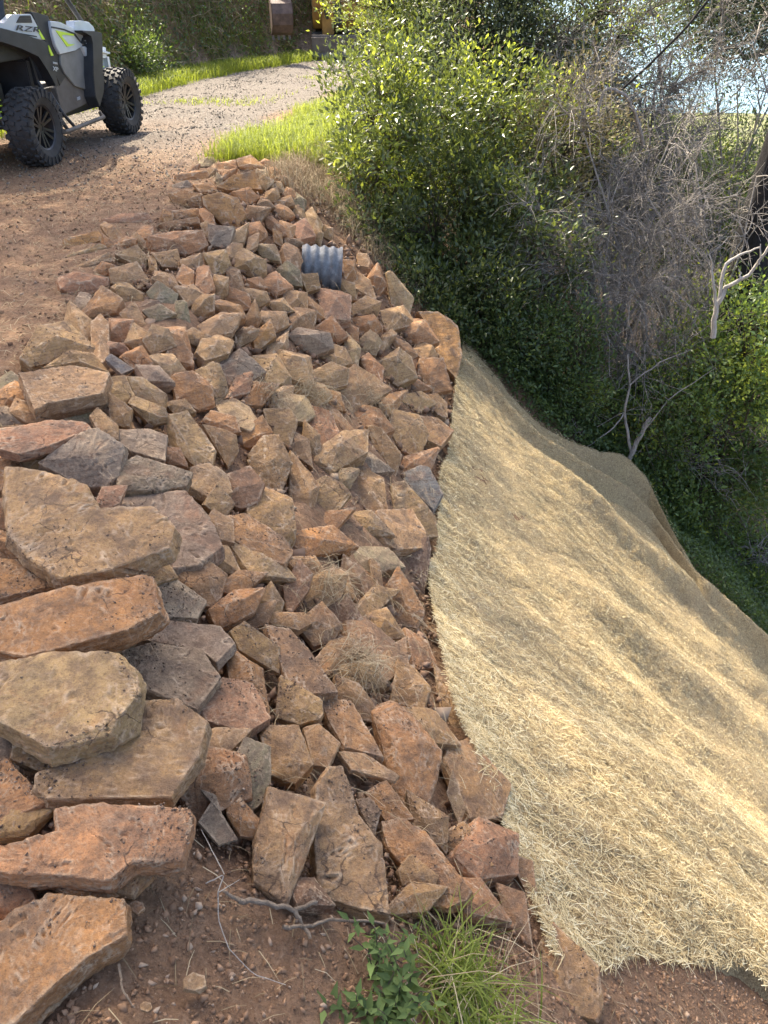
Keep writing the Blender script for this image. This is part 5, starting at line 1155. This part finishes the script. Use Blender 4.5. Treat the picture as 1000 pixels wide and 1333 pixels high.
for q in ([(785, 378), (815, 368), (845, 372), (820, 390)], [(800, 400), (835, 392), (845, 405), (812, 416)]): flank("logo_stroke", q, LF+.080, .006, MSILV, zoom=Z1, bev=0)
flank("rocker_panel", [(560, 600), (700, 800), (890, 900), (935, 905), (600, 1065), (560, 1000), (520, 820)], LF+.02, .06, MDUSTY, zoom=Z1)
# lettering
def letters(txt, px0, px1, lat, mat, parent, hpx, name="lettering", shear=.25):
    cu = bpy.data.curves.new("t", 'FONT'); cu.body = txt; cu.size = 1; cu.extrude = .02; cu.shear = shear; cu.space_character = 1.0
    to = bpy.data.objects.new("t", cu); COL.objects.link(to); dg = bpy.context.evaluated_depsgraph_get(); me = bpy.data.meshes.new_from_object(to.evaluated_get(dg))
    COL.objects.unlink(to); bpy.data.objects.remove(to)
    a = on_side(*px0, lat); b = on_side(*px1, lat); co = np.array([v.co[:] for v in me.vertices]); w0 = co[:, 0].max()
    du = (b-a)/w0; hh = abs(on_side(px0[0], px0[1]-hpx, lat)[2]-a[2])/max(co[:, 1].max(), .1)
    for v, c in zip(me.vertices, co): v.co = Vector(a+du*c[0]+np.array((0, 0, hh))*c[1]+np.array((0, -1, 0))*(.004+c[2]*.1))
    return link(name, me, mat, parent)
letters("RZR", (138/7.143, 280/7.143), (372/7.143, 302/7.143), LF+.056, MPLAST, pf, 7.2, shear=.3)
letters("XP", (492/7.143, 655/7.143), (545/7.143, 668/7.143), LF+.108, MSILV, utv, 6)
letters("1000", (100, 131), (104.5, 129.5), LF+.028, MSILV, utv, 4.5)
letters("DYNAMIX", (493/7.143, 592/7.143), (535/7.143, 600/7.143), LF+.108, MSILV, utv, 2.6)
# nerf bar and cage
def vt(name, pts, r, mat=MPLAST, sides=10, parent=utv, mirror=True):
    for s in ((1, -1) if mirror else (1,)):
        P = np.array(pts, float)*(1, s, 1); t = np.linspace(0, len(P)-1, len(P)*4); Q = np.stack([np.interp(t, np.arange(len(P)), P[:, k]) for k in range(3)], -1)
        V, F = tube_arrays([(Q, np.full(len(Q), r))], sides); link(name, np_mesh(name, V, F, smooth=True), mat, parent)
vt("nerf_bar", [(.42, -.62, .30), (.50, -.72, .26), (1.45, -.72, .28), (1.62, -.60, .30)], .022, MDUSTY)
vt("nerf_brace", [(.42, -.56, .75), (.46, -.66, .48), (.55, -.71, .28)], .02)
vt("nerf_brace", [(.62, -.56, .62), (.62, -.66, .42), (.72, -.71, .28)], .018)
vt("roll_cage", [(.10, -.52, 1.10), (.12, -.52, 1.35), (.30, -.50, 1.78), (1.10, -.50, 1.80), (1.78, -.52, 1.20)], .026)
vt("cage_bar", [(.02, -.52, 1.12), (.30, -.50, 1.76)], .022)
vt("cage_crossbar", [(.30, -.50, 1.78), (.30, .50, 1.78)], .024, mirror=False); vt("cage_crossbar", [(1.10, -.50, 1.80), (1.10, .50, 1.80)], .024, mirror=False)
vt("cage_crossbar", [(.12, -.52, 1.30), (.12, .52, 1.30)], .022, mirror=False)
# tub, floor, seats, bed, engine, hood
bm = bmesh.new(); box_bm(bm, (.95, 0, .42), (1.9, 1.02, .16), bev=.02); box_bm(bm, (.42, 0, .68), (.08, 1.0, .5), bev=.01); box_bm(bm, (1.75, 0, .72), (.1, 1.0, .5), bev=.01); bm_obj("tub", bm, MPLAST, utv)
bm = bmesh.new(); box_bm(bm, (-.02, 0, .98), (.86, 1.02, .06), bev=.01)
for s in (-1, 1): box_bm(bm, (-.02, s*.52, 1.06), (.86, .05, .2), bev=.01)
box_bm(bm, (-.44, 0, 1.06), (.05, 1.02, .2), bev=.01); bm_obj("cargo_bed", bm, MPLAST, utv)
bm = bmesh.new(); box_bm(bm, (-.12, 0, .62), (.62, .62, .34), bev=.04); box_bm(bm, (-.30, .12, .5), (.3, .3, .2), bev=.03); box_bm(bm, (-.42, 0, .72), (.14, .7, .14), bev=.05); bm_obj("engine", bm, MSTEELY, utv)
for s in (-1, 1):
    bm = bmesh.new(); box_bm(bm, (.78, s*.26, .62), (.48, .42, .14), bev=.04); box_bm(bm, (.55, s*.26, .95), (.14, .42, .62), (0, R(-12), 0), bev=.05); bm_obj("seat", bm, MSEAT, utv, smooth=True)
bm = bmesh.new(); box_bm(bm, (2.12, 0, .92), (.85, .92, .12), (0, R(9), 0), bev=.05); box_bm(bm, (2.50, 0, .70), (.16, .84, .34), bev=.05); box_bm(bm, (1.72, 0, 1.06), (.2, 1.0, .16), bev=.05); bm_obj("hood", bm, MSILV, utv, smooth=True)
bm = bmesh.new(); box_bm(bm, (2.56, 0, .48), (.08, .7, .2), bev=.03); bm_obj("front_bumper", bm, MPLAST, utv)
# suspension: arms and lime coil springs
for x in (0, WB):
    vt("suspension_arm", [(x-.18, -.22, .40), (x, -.50, .37)], .02, MSTEELY); vt("suspension_arm", [(x+.20, -.22, .42), (x, -.50, .37)], .02, MSTEELY)
    vt("axle", [(x, -.16, .40), (x, -.56, .37)], .018, MSTEELY)
for x in (-.22, WB+.12):
    for s in (1, -1):
        a = np.array((x, -.46*s, .42)); b = np.array((x+.10, -.34*s, .95)); axv = unit(b-a); e1 = unit(np.cross(axv, (0, 1, 0))); e2 = np.cross(axv, e1)
        t = np.linspace(0, 1, 150)[:, None]; th = t*2*math.pi*9
        helix = a+(b-a)*(.10+.8*t)+.042*(np.cos(th)*e1+np.sin(th)*e2)
        V, F = tube_arrays([(np.stack([a, (a+b)/2, b]), np.full(3, .022))], 10); sh = link("shock_absorber", np_mesh("shock", V, F, smooth=True), MSTEELY, utv)
        V, F = tube_arrays([(helix, np.full(150, .0075))], 6); link("coil_spring", np_mesh("coil", V, F, smooth=True), MLIME, sh)
# ---------------------------------------------------------------- excavator
MYEL = plain("shade_darkened_yellow_paint", (.32, .17, .03), .5, var=.35, scale=4, bmp=.1)  # yellow darkened in the colour to stand for the bush's shade over it
MBUCK = plain("worn_bucket_steel", (.13, .085, .065), .7, .1, var=.45, scale=6, bmp=.3)
MBLADE = plain("dozer_blade_steel", (.17, .15, .14), .5, .4, var=.35, scale=4, bmp=.2)
MGLASS = plain("cab_glass", (.03, .04, .05), .08, 0, bmp=0)
ex = empty("compact_excavator", (-1.1, 23.3, 0), R(0)); tag(ex, "yellow and black compact excavator with raised bucket and blade parked on the track", "excavator")
def exbox(name, parts, mat, parent=ex, bev=.03, smooth=True):
    bm = bmesh.new()
    for p in parts: box_bm(bm, p[0], p[1], p[2] if len(p) > 2 else None, bev=bev)
    return bm_obj(name, bm, mat, parent, smooth=smooth)
def prism(name, poly, x0, x1, mat, parent=ex, bev=.02):
    bm = bmesh.new(); A = [bm.verts.new((x0, y, z)) for y, z in poly]; B = [bm.verts.new((x1, y, z)) for y, z in poly]; m = len(poly)
    bm.faces.new(A); bm.faces.new(B[::-1])
    for i in range(m): bm.faces.new((A[i], B[i], B[(i+1) % m], A[(i+1) % m]))
    if bev: bmesh.ops.bevel(bm, geom=bm.edges[:], offset=bev, segments=2, affect='EDGES', clamp_overlap=True)
    return bm_obj(name, bm, mat, parent, smooth=True)
for s in (-1, 1):
    bm = bmesh.new(); n_ = 44; path = []
    for i in range(n_):
        t = i/n_*2*math.pi; y = .72*max(-1, min(1, 1.35*math.cos(t))); z = .27+.24*max(-1, min(1, 1.35*math.sin(t))); path.append((y, z))
    A = [bm.verts.new((s*.55-.16, y, z)) for y, z in path]; B = [bm.verts.new((s*.55+.16, y, z)) for y, z in path]
    bm.faces.new(A); bm.faces.new(B[::-1])
    for i in range(n_): bm.faces.new((A[i], B[i], B[(i+1) % n_], A[(i+1) % n_]))
    for i in range(0, n_, 2):
        y, z = path[i]; box_bm(bm, (s*.55, y*1.03, .27+(z-.27)*1.08), (.33, .05, .03) if abs(z-.27) > .15 else (.33, .03, .05))
    bm_obj("track", bm, MPLAST, ex)
exbox("undercarriage", [((0, 0, .35), (.8, 1.0, .3))], MSTEELY)
bl = exbox("dozer_blade", [((0.1, -1.18, .30), (1.55, .07, .36), (R(8), 0, 0)), ((.1, -1.21, .10), (1.55, .05, .1), (R(-14), 0, 0)), ((.1, -1.15, .50), (1.55, .08, .05))], MBLADE, bev=.012)
exbox("blade_arm", [((-.3, -.8, .3), (.09, .7, .1)), ((.45, -.8, .3), (.09, .7, .1))], MYEL, bev=.01)
prism("house", [(-.5, .62), (-.62, .9), (-.55, 1.35), (.85, 1.35), (.98, .95), (.85, .62)], -.68, .70, MYEL)
exbox("hose_cover", [((-.1, -.72, .95), (.3, .3, .5))], MPLAST)
cab = exbox("cab_frame", [((.25, -.45, 1.75), (.06, .06, 1.0)), ((.68, -.45, 1.75), (.06, .06, 1.0)), ((-.35, -.45, 1.75), (.06, .06, 1.0)), ((.68, .55, 1.75), (.06, .06, 1.0)), ((-.35, .55, 1.75), (.06, .06, 1.0)), ((.16, .05, 2.27), (1.15, 1.15, .07))], MPLAST, bev=.01)
exbox("cab_glass", [((.16, -.43, 1.78), (.98, .01, .86)), ((.67, .05, 1.78), (.01, .9, .86)), ((-.34, .05, 1.78), (.01, .9, .86))], MGLASS, cab, bev=0)
exbox("cab_seat", [((.16, .1, 1.5), (.45, .45, .12)), ((.16, .32, 1.8), (.45, .12, .6))], MSEAT, bev=.03)
exbox("swing_post", [((-.28, -.85, .85), (.28, .3, .7))], MYEL)
def limb(name, a, b, wdt, h0, h1, mat, parent=ex):
    a = Vector(a); b = Vector(b); d = (b-a).normalized(); up_ = Vector((1, 0, 0)).cross(d).normalized(); bm = bmesh.new(); vs = []
    for P, h in ((a, h0), (a+(b-a)*.5, max(h0, h1)*1.15), (b, h1)):
        vs.append([bm.verts.new(P+Vector((sx*wdt/2, 0, 0))+up_*(sy*h/2)) for sx, sy in ((-1, -1), (1, -1), (1, 1), (-1, 1))])
    bm.faces.new(vs[0]); bm.faces.new(vs[2][::-1])
    for k in range(2):
        for i in range(4): bm.faces.new((vs[k][i], vs[k+1][i], vs[k+1][(i+1) % 4], vs[k][(i+1) % 4]))
    bmesh.ops.bevel(bm, geom=bm.edges[:], offset=.012, segments=2, affect='EDGES'); return bm_obj(name, bm, mat, parent, smooth=True)
limb("boom", (-.28, -.95, 1.05), (-.62, -1.9, 2.7), .16, .22, .26, MYEL); limb("dipper_arm", (-.66, -1.85, 2.75), (-1.25, -2.35, 1.2), .14, .24, .16, MYEL)
limb("boom_ram", (-.28, -1.02, .85), (-.52, -1.75, 2.0), .07, .07, .07, MSTEELY); limb("bucket_ram", (-.72, -2.0, 2.75), (-1.15, -2.5, 1.45), .06, .06, .06, MSTEELY)
# bucket: curved shell with side cheeks and teeth
bk = empty("bucket", (-1.25, -2.4, 1.02)); bk.parent = ex; bk.rotation_euler = (R(8), 0, R(14))
prof = [(.22, .22), (.05, .26), (-.16, .20), (-.27, .02), (-.26, -.20), (-.12, -.38), (.08, -.46)]
bm = bmesh.new(); wv = .24
for k in range(len(prof)-1):
    (y0, z0), (y1, z1) = prof[k], prof[k+1]
    q = [(y0, z0), (y1, z1), (y1*.92, z1*.92), (y0*.92, z0*.92)]; A = [bm.verts.new((-wv, y, z)) for y, z in q]; B = [bm.verts.new((wv, y, z)) for y, z in q]
    bm.faces.new(A); bm.faces.new(B[::-1])
    for i in range(4): bm.faces.new((A[i], B[i], B[(i+1) % 4], A[(i+1) % 4]))
for s in (-1, 1):
    A = [bm.verts.new((s*wv, y, z)) for y, z in prof]; B = [bm.verts.new((s*(wv-.02), y, z)) for y, z in prof]
    bm.faces.new(A); bm.faces.new(B[::-1]); m = len(prof)
    for i in range(m): bm.faces.new((A[i], B[i], B[(i+1) % m], A[(i+1) % m]))
bm_obj("bucket_shell", bm, MBUCK, bk)
for k in range(4):
    bm = bmesh.new(); box_bm(bm, (-.19+k*.127, .12, -.50), (.05, .05, .14), (R(-25), 0, 0), bev=.01); bm_obj("bucket_tooth", bm, MBLADE, bk)
